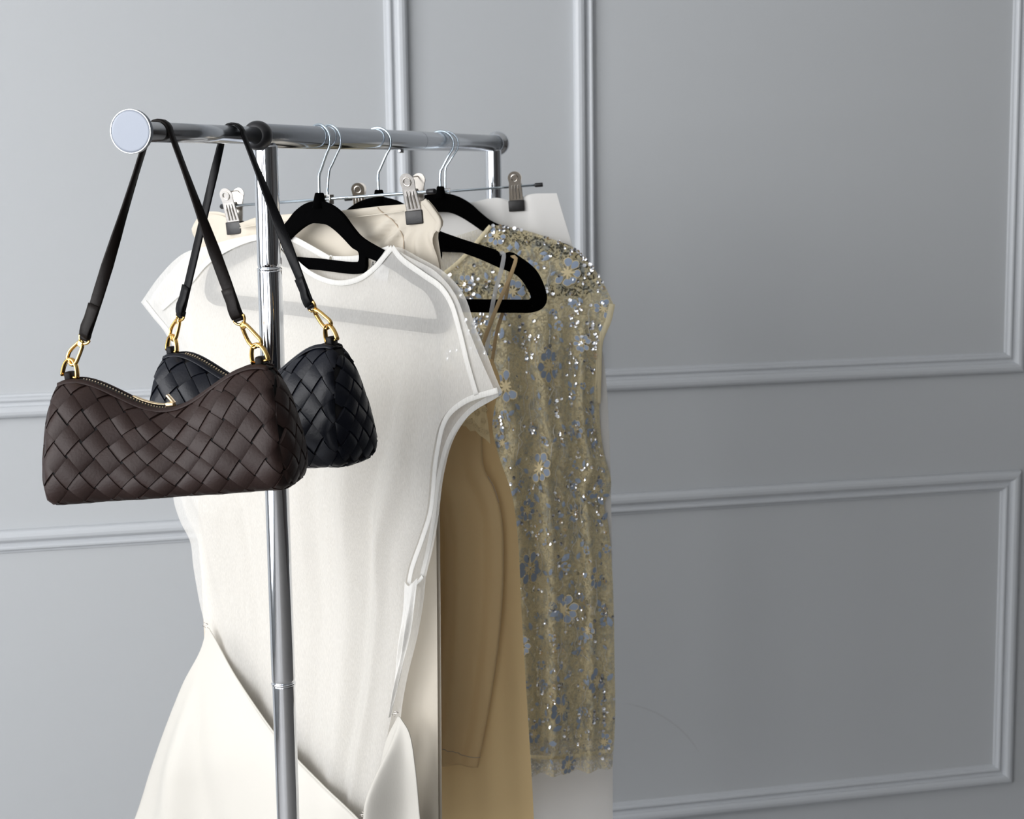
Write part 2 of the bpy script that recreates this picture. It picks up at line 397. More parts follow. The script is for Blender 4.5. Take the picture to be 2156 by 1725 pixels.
# the scuff: a thin dull arc rubbed on the paint
def scuff():
    mtl, N, L, P = scuffed_wall()
    c = catmull([on_wall(1300, 1480), on_wall(1352, 1490), on_wall(1405, 1515), on_wall(1446, 1550), on_wall(1476, 1592)], 30)
    p1, p2, p3 = c[0], c[15], c[-1]
    A = np.array([2 * (p2 - p1), 2 * (p3 - p1)]); b = np.array([p2 @ p2 - p1 @ p1, p3 @ p3 - p1 @ p1]); cc = np.linalg.solve(A, b); rad = np.linalg.norm(p1 - cc)
    ctr = rm((cc[0], YB, cc[1]))
    tc = N.new('ShaderNodeTexCoord'); d = N.new('ShaderNodeVectorMath'); d.operation = 'DISTANCE'; L.new(tc.outputs['Object'], d.inputs[0]); d.inputs[1].default_value = ctr
    s = N.new('ShaderNodeMath'); s.operation = 'SUBTRACT'; L.new(d.outputs['Value'], s.inputs[0]); s.inputs[1].default_value = rad
    ab = N.new('ShaderNodeMath'); ab.operation = 'ABSOLUTE'; L.new(s.outputs[0], ab.inputs[0])
    m1 = N.new('ShaderNodeMapRange'); L.new(ab.outputs[0], m1.inputs[0]); m1.inputs[1].default_value = 0.0006; m1.inputs[2].default_value = 0.0022; m1.inputs[3].default_value = 1; m1.inputs[4].default_value = 0
    mid = rm((p2[0], YB, p2[1])); d2 = N.new('ShaderNodeVectorMath'); d2.operation = 'DISTANCE'; L.new(tc.outputs['Object'], d2.inputs[0]); d2.inputs[1].default_value = mid
    half = float(np.linalg.norm(p3 - p2))
    m2 = N.new('ShaderNodeMapRange'); L.new(d2.outputs['Value'], m2.inputs[0]); m2.inputs[1].default_value = half * 0.7; m2.inputs[2].default_value = half; m2.inputs[3].default_value = 0.16; m2.inputs[4].default_value = 0
    mu = N.new('ShaderNodeMath'); mu.operation = 'MULTIPLY'; L.new(m1.outputs[0], mu.inputs[0]); L.new(m2.outputs[0], mu.inputs[1])
    mx = N.new('ShaderNodeMixRGB'); L.new(mu.outputs[0], mx.inputs[0]); mx.inputs[1].default_value = P.inputs['Base Color'].default_value; mx.inputs[2].default_value = (0.2, 0.18, 0.17, 1)
    L.new(mx.outputs[0], P.inputs['Base Color'])
scuff()

# ------------------------------------------------------------------ clothes rack
foot = bar(0).copy(); foot.z = 0
rack = empty('clothes_rack', Vector((bar(S_FAR / 2).x, bar(S_FAR / 2).y, 0)), 'chrome garment rail with a round cap on its pulled-out front arm, holding bags and clothes', 'clothes rack')
ZB = B0.z
m = MB(); rod(m, bar(-0.012), bar(S_FAR + 0.006), RB, 40, 0.001); m.build('rail', 'brushed_bar', rack)
m = MB(); rod(m, bar(S_CAP), bar(0.0), RX, 36); m.build('extension_arm', 'brushed_bar', rack)
def disc(s, r, th, name, dome=0.0, mat='disc_metal'):
    c = bar(s); V = []; n = 48; prof = [(0.0, -dome), (r * 0.5, -dome * 0.75), (r * 0.85, -dome * 0.25), (r * 0.95, 0), (r * 0.985, th * 0.12), (r, th * 0.35), (r, th * 0.75), (r * 0.97, th), (0.0, th)]
    Z = Vector((0, 0, 1)); Fc = []
    for (q, h) in prof:
        for k in range(n):
            a = 2 * math.pi * k / n; V.append(c + BAR_DIR * h + (BAR_SIDE * math.cos(a) + Z * math.sin(a)) * q)
    for i in range(len(prof) - 1):
        for k in range(n): Fc.append((i * n + k, i * n + (k + 1) % n, (i + 1) * n + (k + 1) % n, (i + 1) * n + k))
    mk(name, V, Fc, mat, rack)
disc(S_CAP - 0.002, 0.0192, 0.006, 'end_cap')
m = MB(); tube(m, [bar(S_CAP - 0.0018) + (BAR_SIDE * math.cos(a) + Vector((0, 0, 1)) * math.sin(a)) * 0.0188 for a in np.linspace(0, 6.2832, 64, endpoint=False)], 0.0006, 8, closed=True); m.build('cap_rim', 'chrome', rack)
m = MB(); th_ = [(0.002, 0.0128), (0.005, 0.0136), (0.007, 0.0150), (0.009, 0.0178), (0.0115, 0.0192), (0.018, 0.0192), (0.021, 0.0180), (0.023, 0.0135), (0.0236, 0.0)]
tube(m, [bar(S_FAR + q) for q, _ in th_], [q for _, q in th_], 36, caps=False); m.build('end_cap', 'chrome', rack)
m = MB(); s0 = -0.026
cs = []
for k in range(13):
    t = k / 12; cs.append((bar(s0 + 0.020 * t), RX + 0.0058 * math.sin(math.pi * t) ** 0.45 + 0.0005))
tube(m, [p for p, _ in cs], [q for _, q in cs], 36); m.build('collar', 'black_plastic', rack)
# front post: sleeve and slimmer tubes below, with swaged joints
def post(s, joints, tall):
    c = bar(s)
    def at(z, r): return (Vector((c.x, c.y, z)), r)
    secs = [ZB - RB * 0.7] + joints + [0.09]
    rads = [RB, RB * 1.02, RB * 0.98, RB * 0.95][:len(secs) - 1]
    for i in range(len(secs) - 1):
        z1, z0 = secs[i], secs[i + 1]; r = rads[i]; m = MB()
        pts = [at(z1 - 0.0012, r), at(z1 - 0.003, r), at(z0 + 0.006, r), at(z0 + 0.003, r * 0.97), at(z0 + 0.001, r * 0.90)]
        tube(m, [p for p, _ in pts], [q for _, q in pts], 40); m.build('post', 'chrome', rack)
        if i < len(secs) - 2:
            m = MB(); pts = [at(z0 + 0.0015, r * 0.93), at(z0 + 0.0008, r * 1.04), at(z0 - 0.0012, r * 1.04), at(z0 - 0.002, r * 0.9)]
            tube(m, [p for p, _ in pts], [q for _, q in pts], 40); m.build('joint_ring', 'chrome', rack)
def z_at(s, py):
    c = bar(s); lo_, hi_ = 0.0, 2.0
    for _ in range(50):
        q = (lo_ + hi_) / 2
        if proj(Vector((c.x, c.y, q)))[1] > py: lo_ = q
        else: hi_ = q
    return lo_
post(0.004, [z_at(0, 567), z_at(0, 1441)], 0)
post(S_FAR - 0.012, [z_at(S_FAR, 567), z_at(S_FAR, 1300)], 0)
for s in (0.004, S_FAR - 0.012):           # base feet with castors, below the frame
    c = bar(s); m = MB(); rod(m, Vector((c.x, c.y, 0.09)) - BAR_SIDE * 0.24, Vector((c.x, c.y, 0.09)) + BAR_SIDE * 0.24, RB, 24, 0.002); m.build('base_foot', 'chrome', rack)
    for k in (-1, 1):
        q = Vector((c.x, c.y, 0)) + BAR_SIDE * 0.21 * k; m = MB(); rod(m, q + Vector((0, 0, 0.03)) - BAR_DIR * 0.011, q + Vector((0, 0, 0.03)) + BAR_DIR * 0.011, 0.03, 28, 0.003)
        rod(m, q + Vector((0, 0, 0.05)), q + Vector((0, 0, 0.085)), 0.006, 12); m.build('castor', 'black_plastic', rack)
m = MB(); c0 = bar(0); rod(m, Vector((c0.x, c0.y, 0.09)), Vector((bar(S_FAR).x, bar(S_FAR).y, 0.09)), RB * 0.8, 24); m.build('base_rail', 'chrome', rack)
m = MB(); q = bar(bar_s(843)) - Vector((0, 0, RB)); rod(m, q + Vector((0, 0, 0.002)), q - Vector((0, 0, 0.0035)), 0.0045, 20, 0.0008); m.build('rail_screw', 'chrome', rack)
m = MB(); q0 = bar_s(882); pts = [bar(q0), bar(q0 + 0.002)]; tube(m, pts, [RB * 1.012, RB * 1.012], 40, caps=False); m.build('rail_seam', 'brushed_bar', rack)

# ------------------------------------------------------------------ velvet hangers
NECK = -0.067                   # neck top below the rail's centre
OUT = [(0, .004), (.023, .0095), (.0406, .0190), (.055, .0315), (.070, .0425), (.100, .0535), (.135, .064), (.150, .069), (.1535, .0725), (.160, .0725), (.1665, .0705), (.180, .077), (.199, .0925), (.2095, .115), (.2105, .127), (.205, .135), (.194, .1392), (.17, .1400), (0, .1400)]
ARCH = [(0, .0290), (.014, .0298), (.0286, .0356), (.0444, .0450), (.058, .0540), (.0685, .0585), (.0685, .0700), (.060, .0720), (0, .0720)]
SIDE = [(.0790, .0625), (.100, .0672), (.130, .0770), (.153, .0865), (.177, .0965), (.190, .1125), (.194, .1235), (.190, .1265), (.17, .1268), (0, .1268), (0, .0830), (.065, .0830), (.076, .0800), (.0790, .0745)]
def hanger_mesh():
    cu = bpy.data.curves.new('hanger_outline', 'CURVE'); cu.dimensions = '2D'; cu.fill_mode = 'BOTH'; cu.extrude = 0.0016; cu.bevel_depth = 0.0012; cu.bevel_resolution = 2
    def spline(pts):
        s = cu.splines.new('POLY'); s.points.add(len(pts) - 1)
        for i, (x, y) in enumerate(pts): s.points[i].co = (x, -y, 0, 1)
        s.use_cyclic_u = True
    def half(pts, n): return [tuple(p) for p in catmull(pts, n)]
    o = half(OUT, 110); spline(o + [(-x, y) for x, y in o[::-1]][1:-1])
    a = half(ARCH, 70); spline(a + [(-x, y) for x, y in a[::-1]][1:-1])
    # the long slot under the tie bar runs from side to side
    top = half(SIDE[:8], 50) + half(SIDE[7:10], 12)[1:]
    low = half(SIDE[10:], 24)
    loop = top + [] + [(-x, y) for x, y in top[::-1]][1:] + [(-x, y) for x, y in low[::-1]] + low[1:]
    spline(loop)
    ob = bpy.data.objects.new('hanger_tmp', cu); COL.objects.link(ob)
    dg = bpy.context.evaluated_depsgraph_get(); me = bpy.data.meshes.new_from_object(ob.evaluated_get(dg))
    bpy.data.objects.remove(ob); bpy.data.curves.remove(cu)
    me.transform(Matrix.Rotation(R(90), 4, 'X')); me.name = 'hanger_frame'
    me.materials.clear(); me.materials.append(MATS['velvet'])
    return me
HM = hanger_mesh()
def hook_path(base, rc=RB + 0.0019):
    pts = [(0, base), (0, base + (0.030)), (0.0022, base + 0.034)]
    rl = rc + 0.0035
    for a in np.linspace(-42, 205, 26):
        # the loop sits on top of the rail and hangs a little wider below
        t = R(a); pts.append((rl * math.cos(t), rc - rl + rl * math.sin(t)))
    return catmull(pts, 70)
hook_v = MB(); tube(hook_v, [(x, 0, z) for x, z in hook_path(NECK - 0.004)], 0.00165, 10)
neck_v = MB(); tube(neck_v, [(0, 0, NECK - 0.012), (0, 0, NECK - 0.004), (0, 0, NECK + 0.004), (0, 0, NECK + 0.005)], [0.0085, 0.0068, 0.0052, 0.0042], 14)
def velvet_hanger(s, psi, roll, label, k=1.04):
    M = Matrix.Translation(bar(s)) @ Matrix.Rotation(-R(psi), 4, 'Z') @ Matrix.Rotation(R(roll), 4, 'Y')
    t = empty('velvet_hanger', M, label, 'hanger', 'slim black velvet hangers on the rail')
    o = bpy.data.objects.new('hanger_frame', HM); COL.objects.link(o); o.parent = t; o.location = (0, 0, NECK); o.scale = (k, 1.0, k)
    mk('hook', hook_v.v, hook_v.f, 'zinc_wire', t, local=True); mk('neck_sleeve', neck_v.v, neck_v.f, 'velvet', t, local=True)
    return t
S1, S1c, S2, S3, S3c = bar_s(672), bar_s(672) + 0.034, bar_s(795), bar_s(928), bar_s(928) + 0.024
PSI1, PSI2, PSI3 = 42, 20, 3
velvet_hanger(S1, PSI1, 2.2, 'black velvet hanger inside the sheer white dress, nearest the front post', 0.985)
velvet_hanger(S2, PSI2, 0.0, 'black velvet hanger with rounded end showing, holding the sand slip dress straps')
velvet_hanger(S3, PSI3, 1.5, 'black velvet hanger carrying the sequinned dress, farthest along the rail')

# ------------------------------------------------------------------ clip hangers
def clip_parts(parent, M, spread=0.0115):
    """M: clip frame, x across, y away from the viewer, z up, origin on the rod."""
    for sgn in (-1, 1):
        Wd = 0.0094; zt, zb = 0.0215, -0.0215
        ang = math.atan2(spread, zt + 0.020)
        L_ = M @ Matrix.Rotation(sgn * ang * -1.0, 4, 'X') if False else M
        def pos(x, z, o=0.0):
            y = sgn * (0.0022 + (spread) * max(0.0, (z + 0.020)) / (zt + 0.020) + o)
            return L_ @ Vector((x, y, z))
        outline = []
        for a in np.linspace(0, 180, 15): outline.append((Wd * math.cos(R(a)), zt - Wd + Wd * math.sin(R(a))))
        outline += [(-Wd * 0.86, 0.004), (-Wd * 0.98, zb)]; outline = [(Wd * 0.98, zb), (Wd * 0.86, 0.004)] + outline
        n = len(outline); mb = MB()
        V = [pos(x, z, 0.0006) for x, z in outline] + [pos(x, z, -0.0006) for x, z in outline]
        Fc = [tuple(range(n)), tuple(range(2 * n - 1, n - 1, -1))] + [(i, (i + 1) % n, n + (i + 1) % n, n + i) for i in range(n)]
        mb.add(V, Fc)
        # pressed rim round the finger dimple and ribs down the jaw
        tube(mb, [pos(0.0046 * math.cos(a), zt - Wd + 0.0046 * math.sin(a), 0.0007) for a in np.linspace(0, 2 * math.pi, 24, endpoint=False)], 0.0009, 8, closed=True)
        for x in (-0.0042, 0.0, 0.0042): tube(mb, [pos(x, 0.002, 0.0004), pos(x, -0.003, 0.0012), pos(x * 1.15, zb + 0.004, 0.0012)], 0.0010, 8)
        for x in (-1, 1): tube(mb, [pos(x * Wd * 0.86, 0.004, 0), pos(x * Wd * 0.98, zb, 0)], 0.0008, 8)
        leaf = mb.build('clip_leaf', 'clip_steel', parent, False)
        rb = MB(); q = M @ Matrix.Translation((0, sgn * 0.0024, zb - 0.0055)); box(rb, q, 0.0225, 0.0050, 0.0155, 0.0012)
        rb.build('rubber_tip', 'rubber', parent)
    sp = MB(); hel = [M @ Vector((0.0052 * math.cos(a * 0) * (k / 60 * 2 - 1), 0.0030 * math.cos(k * 0.8), 0.001 + 0.0030 * math.sin(k * 0.8))) for k, a in enumerate([0] * 61)]
    tube(sp, hel, 0.0006, 6); sp.build('spring', 'clip_steel', parent)
    st = MB(); tube(st, [M @ Vector((0, -spread, 0.0165)), M @ Vector((0, spread, 0.0180))], 0.0008, 8); st.build('clip_wire', 'clip_steel', parent)
def clip_hanger(fr, rodL, rodR, clipsx, mid, label, tilt):
    t = empty('clip_hanger', fr.O, label, 'hanger', 'metal clip hangers on the rail')
    a0, z0 = fr.px(*rodL); a1, z1 = fr.px(*rodR)
    def rp(px):
        lo_, hi_ = -0.3, 1.3
        for _ in range(40):
            k = (lo_ + hi_) / 2; w = fr.W(a0 + (a1 - a0) * k, z0 + (z1 - z0) * k)
            if proj(w)[0] < px: lo_ = k
            else: hi_ = k
        return a0 + (a1 - a0) * lo_, z0 + (z1 - z0) * lo_
    m = MB(); rod(m, fr.W(a0, z0), fr.W(a1, z1), 0.0017, 12); m.build('rod', 'zinc_wire', t)
    dv = (fr.W(a1, z1) - fr.W(a0, z0)).normalized()
    for e, sg in ((fr.W(a0, z0), 1), (fr.W(a1, z1), -1)):
        m = MB(); rod(m, e - dv * sg * 0.002, e + dv * sg * 0.0095, 0.0031, 14, 0.001); m.build('end_plug', 'black_plastic', t)
    am, zm = rp(mid)
    m = MB(); p = [fr.W(x + am * 1.0 * max(0, min(1, (-0.03 - z) / 0.03)), z) for x, z in hook_path(zm + 0.004)]; tube(m, p, 0.0013, 10); m.build('hook', 'zinc_wire', t)
    m = MB(); Mb = Matrix.Translation(fr.W(am, zm)) @ Matrix.Rotation(-fr.psi, 4, 'Z')
    box(m, Mb @ Matrix.Translation((0, 0, 0.0045)), 0.013, 0.007, 0.0010, 0.0003)
    for sx in (-1, 1): box(m, Mb @ Matrix.Translation((sx * 0.0062, 0, -0.0005)), 0.0010, 0.007, 0.011, 0.0003)
    m.build('swivel_bracket', 'clip_steel', t)
    for c in clipsx:
        a, z = rp(c); clip_parts(t, Matrix.Translation(fr.W(a, z)) @ Matrix.Rotation(-fr.psi * 0.72, 4, 'Z') @ Matrix.Rotation(R(tilt), 4, 'Y'))
    return t
FRC1 = Fr(bar(S1c), 40); FRC2 = Fr(bar(S3c), 4)
clip_hanger(FRC1, (468, 435), (913, 403), (491, 871), 690, 'metal clip hanger holding the cream skirt waist behind the white dress', -5)
clip_hanger(FRC2, (728, 419), (1140, 389), (757, 1085), 938, 'metal clip hanger holding the white skirt at the back of the rail', -3)

# ------------------------------------------------------------------ garments
def sm(x, a, b):
    t = np.clip((x - a) / (b - a), 0, 1); return t * t * (3 - 2 * t)
def coons(fr, top, bottom, left, right, nu, nv, d=0.0):
    """four boundary curves in photo pixels laid on the garment's own plane -> (nv, nu, 2) in metres."""
    c = lambda P, n: catmull([fr.px(x, y, d) for x, y in P], n)
    Tp, Bt, Lf, Rt = c(top, nu), c(bottom, nu), c(left, nv), c(right, nv)
    u = np.linspace(0, 1, nu)[None, :, None]; v = np.linspace(0, 1, nv)[:, None, None]
    return ((1 - v) * Tp[None] + v * Bt[None] + (1 - u) * Lf[:, None] + u * Rt[:, None]
            - ((1 - u) * (1 - v) * Tp[0] + u * (1 - v) * Tp[-1] + (1 - u) * v * Bt[0] + u * v * Bt[-1]))
def lift(fr, az, d):
    O = np.array(fr.O); A = np.array(fr.A); N = np.array(fr.N)
    return O + az[..., :1] * A + az[..., 1:2] * np.array([0, 0, 1.0]) + d[..., None] * N
def UV(nv, nu):
    return np.meshgrid(np.linspace(0, 1, nu), np.linspace(0, 1, nv))
def sheet(name, G, mat, parent, th=0.0, **k):
    nv, nu = G.shape[:2]
    V = G.reshape(-1, 3); f = grid_faces(nv, nu)
    o = mk(name, [tuple(x) for x in V], f, mat, parent, **k)
    if th:
        md = o.modifiers.new('cloth_thickness', 'SOLIDIFY'); md.thickness = th; md.offset = 0
    return o
def folds(U, V, spec, v0=0.1, v1=0.6):
    d = np.zeros_like(U)
    for (u0, du, w, a) in spec:
        c = u0 + du * V; d += a * np.exp(-((U - c) / w) ** 2)
    return d * sm(V, v0, v1)
def ripple(U, V, seed, n, amp, f0=4, f1=30, vs=1.5):
    g = np.random.default_rng(seed); d = np.zeros_like(U)
    for _ in range(n):
        f = g.uniform(f0, f1); p = g.uniform(0, 6.28); q = g.uniform(-vs, vs); d += amp / n ** 0.5 * np.sin(f * U * 6.28 / 6.28 * 2 + p + q * V * 6) * (8 / (8 + f)) * 2
    return d
def strip(name, fr, pts, w, mat, parent, d=0.01, th=0.0008, n=60, dv=None):
    """a sewn band following photo pixels on the garment's plane."""
    az = catmull([fr.px(x, y, d) for x, y in pts], n)
    P = [fr.W(a, z, d if dv is None else dv(i / (n - 1))) for i, (a, z) in enumerate(az)]
    wd = []
    for i in range(n):
        t = (P[min(i + 1, n - 1)] - P[max(i - 1, 0)]).normalized(); wd.append(t.cross(fr.N))
    m = MB(); ribbon(m, P, wd, w, th); return m.build(name, mat, parent)

# --- white dress on the first velvet hanger
FD = Fr(bar(S1), PSI1)
dress = empty('white_dress', FD.W(0, -0.9), 'sheer white cap-sleeved dress with wrapped satin skirt, hanging behind the front post', 'dress')
NU, NV = 130, 190
U, V = UV(NV, NU)
sh_l = [(305, 636), (345, 580), (392, 535), (450, 516), (520, 498), (583, 495)]
neck_f = [(583, 497), (600, 525), (625, 553), (660, 580), (710, 596), (755, 588), (790, 563), (812, 537), (826, 521)]
sh_r = [(826, 521), (874, 543), (930, 575), (968, 622), (993, 688), (1020, 755), (1050, 822)]
neck_b = [(583, 490), (640, 518), (697, 545), (770, 538), (826, 521)]
left_f = [(305, 636), (330, 668), (357, 702), (384, 760), (394, 850), (386, 950), (373, 1040), (386, 1092), (408, 1140), (413, 1190), (424, 1265), (435, 1322), (440, 1450), (445, 1640), (440, 1850)]
right_f = [(1050, 822), (978, 845), (938, 882), (918, 960), (906, 1075), (889, 1132), (866, 1198), (859, 1240), (853, 1320), (838, 1410), (828, 1500), (812, 1580), (795, 1680), (785, 1850)]
right_b = [(1050, 828), (988, 868), (948, 925), (927, 1000), (914, 1100), (903, 1160), (890, 1215), (884, 1270), (872, 1340), (850, 1430), (838, 1500), (830, 1600), (826, 1700), (822, 1850)]
az = coons(FD, sh_l + neck_f[1:] + sh_r[1:], [(440, 1850), (610, 1850), (785, 1850)], left_f, right_f, NU, NV)
edge = np.minimum(1, np.sin(np.pi * np.clip(U, 0, 1)) * 2.2) ** 0.7
dF = 0.006 + 0.020 * edge * sm(V, 0.03, 0.35)
dF += folds(U, V, [(0.12, 0.10, 0.05, 0.012), (0.27, 0.06, 0.035, -0.010), (0.44, 0.03, 0.05, 0.010), (0.60, 0.02, 0.04, -0.008), (0.74, 0.02, 0.035, 0.012), (0.83, 0.0, 0.03, -0.010), (0.90, -0.02, 0.03, 0.012)], 0.08, 0.5) * edge
dF += ripple(U, V, 3, 14, 0.0012, 10, 60, 0.5) * sm(V, 0.04, 0.3)
dF = dF * (1 - 0.60 * sm(V, 0.36, 0.60))
# pinned in at the waist
az_f = az
GF = lift(FD, az, dF); bodice = sheet('front_bodice', GF, 'white_voile', dress)
az = coons(FD, sh_l + neck_b[1:] + sh_r[1:-1] + [(1050, 828)], [(450, 1850), (640, 1850), (822, 1850)], left_f[:-1] + [(450, 1850)], right_b, NU, NV)
dB = -0.006 - 0.004 * edge * sm(V, 0.03, 0.3) + ripple(U, V, 5, 10, 0.001, 8, 40, 0.5)
sheet('back_bodice', lift(FD, az, dB), 'white_voile', dress)
strip('neck_binding', FD, neck_f, 0.0062, 'white_binding', dress, 0.0072)
strip('back_neck_binding', FD, [(588, 488), (640, 515), (694, 546)], 0.0075, 'white_binding', dress, -0.0035)
strip('back_neck_binding', FD, [(700, 546), (740, 546), (772, 541), (820, 524)], 0.0075, 'white_binding', dress, -0.0035)
m = MB(); c = FD.P(697, 545, -0.003); tube(m, [c + FD.A * 0.003 * math.cos(a) + Vector((0, 0, 0.0035 * math.sin(a))) for a in np.linspace(0, 6.28, 16, endpoint=False)], 0.0008, 8, closed=True); m.build('button_loop', 'white_binding', dress)
strip('shoulder_seam', FD, [(583, 497), (528, 503), (470, 528), (432, 556), (395, 600), (340, 650)], 0.0068, 'white_binding', dress, 0.0085)
strip('shoulder_seam', FD, [(826, 521), (845, 545), (890, 578), (928, 606), (950, 640), (968, 700), (985, 770), (1003, 832)], 0.0068, 'white_binding', dress, 0.0085)
strip('sleeve_hem', FD, [(305, 636), (330, 668), (357, 702), (384, 760)], 0.0060, 'white_binding', dress, 0.0072)
strip('sleeve_hem', FD, [(1048, 822), (978, 846), (939, 882), (919, 960), (907, 1075), (890, 1132), (867, 1198), (861, 1228)], 0.0062, 'white_binding', dress, 0.0082)
strip('sleeve_hem', FD, [(1049, 829), (986, 869), (946, 925), (925, 1000), (912, 1100), (901, 1160), (888, 1213)], 0.0062, 'white_binding', dress, -0.006)
strip('armhole_binding', FD, [(861, 1226), (868, 1232), (880, 1226), (890, 1214)], 0.004, 'white_binding', dress, 0.001)
# gathered side below the armhole, drawn in at the pin
az = coons(FD, [(864, 1222), (876, 1230), (891, 1214)], [(832, 1506), (833, 1507), (834, 1506)], [(864, 1222), (858, 1320), (846, 1410), (832, 1506)], [(891, 1214), (881, 1300), (862, 1400), (834, 1506)], 40, 90)
u2, v2 = UV(90, 40); sheet('gathered_side', lift(FD, az, 0.009 + 0.003 * np.sin(np.pi * u2) + 0.0022 * np.sin(u2 * 12 + v2 * 3) * np.sin(np.pi * v2) + 0.0012 * np.sin(u2 * 9 - v2 * 11) * np.sin(np.pi * v2)), 'white_binding', dress)
# wrapped skirt front, edge running down from the left pin to the lower pin
az = coons(FD, [(433, 1321), (434, 1322), (436, 1324)], [(205, 1900), (480, 1900), (850, 1830)], [(433, 1321), (422, 1368), (388, 1440), (352, 1530), (322, 1615), (288, 1720), (240, 1820), (205, 1900)], [(436, 1324), (488, 1405), (550, 1492), (606, 1563), (690, 1650), (765, 1722), (810, 1775), (850, 1830)], 90, 130, 0.021)
u3, v3 = UV(130, 90)
d3 = 0.019 + 0.004 * sm(v3, 0, 0.2) + 0.030 * np.sin(np.pi * u3) ** 0.8 * sm(v3, 0, 0.5) + 0.014 * np.exp(-((u3 - 0.30) / 0.10) ** 2) * sm(v3, 0.1, 0.6) - 0.010 * np.exp(-((u3 - 0.47) / 0.09) ** 2) * sm(v3, 0.1, 0.6) + 0.006 * u3 * sm(v3, 0, 0.5)
WR = lift(FD, az, d3); sheet('wrap_skirt', WR, 'ivory_satin', dress, 0.0012)
m = MB(); tube(m, [Vector(p) for p in WR[::2, -1]], 0.0011, 8); m.build('wrap_edge', 'ivory_satin', dress)
# fold of skirt falling from the right pin
az = coons(FD, [(834, 1512), (836, 1510), (840, 1512)], [(735, 1900), (820, 1900), (905, 1900)], [(834, 1512), (812, 1558), (797, 1620), (778, 1715), (755, 1820), (735, 1900)], [(840, 1512), (859, 1545), (872, 1620), (882, 1725), (893, 1820), (905, 1900)], 60, 80, 0.020)
u4, v4 = UV(80, 60); sheet('skirt_fold', lift(FD, az, 0.018 + (0.040 * np.exp(-((u4 - 0.55) / 0.16) ** 2) + 0.012 * np.sin(np.pi * u4)) * sm(v4, 0.0, 0.45)), 'ivory_satin', dress, 0.0012)
for (x, y) in ((434, 1321), (834, 1508), (766, 1720)):
    m = MB(); c = FD.P(x, y, 0.030 if y > 1600 else 0.02); tube(m, [c + FD.A * (-0.002 + 0.004 * math.sin(k)) + Vector((0, 0, 0.006 - 0.0012 * k)) + FD.N * 0.0012 * math.cos(k * 1.7) for k in np.linspace(0, 6, 20)], 0.0006, 8)
    m.build('safety_pin', 'clip_steel', dress)
# label stitched inside the neck
lab = strip('neck_label', FD, [(806, 545), (802, 590)], 0.022, 'label_white', dress, -0.004, 0.0004, 6)
def text(body, M, size, mat, parent, name):
    cu = bpy.data.curves.new(name, 'FONT'); cu.body = body; cu.size = size; cu.extrude = 0.0001; cu.align_x = 'CENTER'; cu.align_y = 'CENTER'
    ob = bpy.data.objects.new(name, cu); COL.objects.link(ob)
    dg = bpy.context.evaluated_depsgraph_get(); me = bpy.data.meshes.new_from_object(ob.evaluated_get(dg)); bpy.data.objects.remove(ob)
    v = [M @ x.co for x in me.vertices]; f = [tuple(p.vertices) for p in me.polygons]; bpy.data.meshes.remove(me)
    return mk(name, v, f, mat, parent, False)
cp = FD.P(789, 557, -0.0030)
text('AR', Matrix.Translation(cp) @ Matrix(((FD.A.x, 0, FD.N.x, 0), (FD.A.y, 0, FD.N.y, 0), (FD.A.z, 1, FD.N.z, 0), (0, 0, 0, 1))), 0.009, 'print_black', dress, 'label_print')

# --- cream skirt on the first clip hanger
def tube_skirt(name, label, fr, top_f, top_b, left, right, mat, thick, seed, drape, matb=None, bandw=None, nu=120, nv=150, cat='skirt', extra=None, clips=()):
    root = empty(name, fr.O + Vector((0, 0, -0.9)), label, cat)
    u, v = UV(nv, nu); e = np.sin(np.pi * u) ** 0.6
    bot = [left[-1], ((left[-1][0] + right[-1][0]) / 2, left[-1][1]), right[-1]]
    azf = coons(fr, top_f, bot, left, right, nu, nv)
    df = 0.003 + thick * e * sm(v, 0.0, 0.35) + ripple(u, v, seed, 9, drape, 4, 26, 0.4) * sm(v, 0.05, 0.5) * e
    if extra is not None: df = df + extra(u, v)
    for (cu_, cv_) in clips: df = df + (0.0005 - df) * np.exp(-((u - cu_) / 0.062) ** 4 - ((v - cv_) / 0.045) ** 4)
    gf = lift(fr, azf, df); sheet('front_panel', gf, mat, root)
    azb = coons(fr, top_b, bot, left, right, nu, nv)
    db = -0.003 - thick * 0.6 * e * sm(v, 0.0, 0.4) + ripple(u, v, seed + 1, 9, drape * 0.6, 4, 26, 0.4) * sm(v, 0.05, 0.5) * e
    sheet('back_panel', lift(fr, azb, db), matb or mat, root)
    return root, gf
topc = [(413, 462), (432, 452), (470, 455), (497, 470), (540, 462), (620, 452), (720, 446), (800, 436), (868, 428), (898, 421)]
topcb = [(413, 462), (432, 447), (470, 450), (497, 468), (540, 457), (620, 450), (720, 443), (800, 434), (868, 428), (898, 421)]
def pull_folds(u, v):
    # gathers running from the clips towards the middle of the waist
    d = np.zeros_like(u)
    for (c, sg) in ((0.15, 1), (0.92, -1)):
        r = np.hypot((u - c) * 0.9, v * 1.6); a = np.arctan2(v * 1.6, (u - c) * sg * 0.9)
        d += 0.0042 * np.sin(a * 15 + 1.0) * np.exp(-((r - 0.16) / 0.14) ** 2)
    d += 0.005 * np.exp(-((v - 0.07) / 0.02) ** 2) * np.exp(-((u - 0.08) / 0.10) ** 2)
    return d
cream, GC = tube_skirt('cream_skirt', 'cream draped skirt clipped by its waistband behind the white dress', FRC1, topc, topcb,
    [(413, 462), (411, 560), (410, 700), (414, 850), (420, 1050), (432, 1300), (440, 1550), (445, 1850)],
    [(898, 421), (914, 440), (930, 470), (919, 492), (924, 540), (926, 620), (924, 760), (922, 1000), (924, 1300), (926, 1600), (928, 1850)],
    'cream_viscose', 0.010, 11, 0.004, extra=pull_folds, clips=((0.165, 0.02), (0.93, 0.02)))
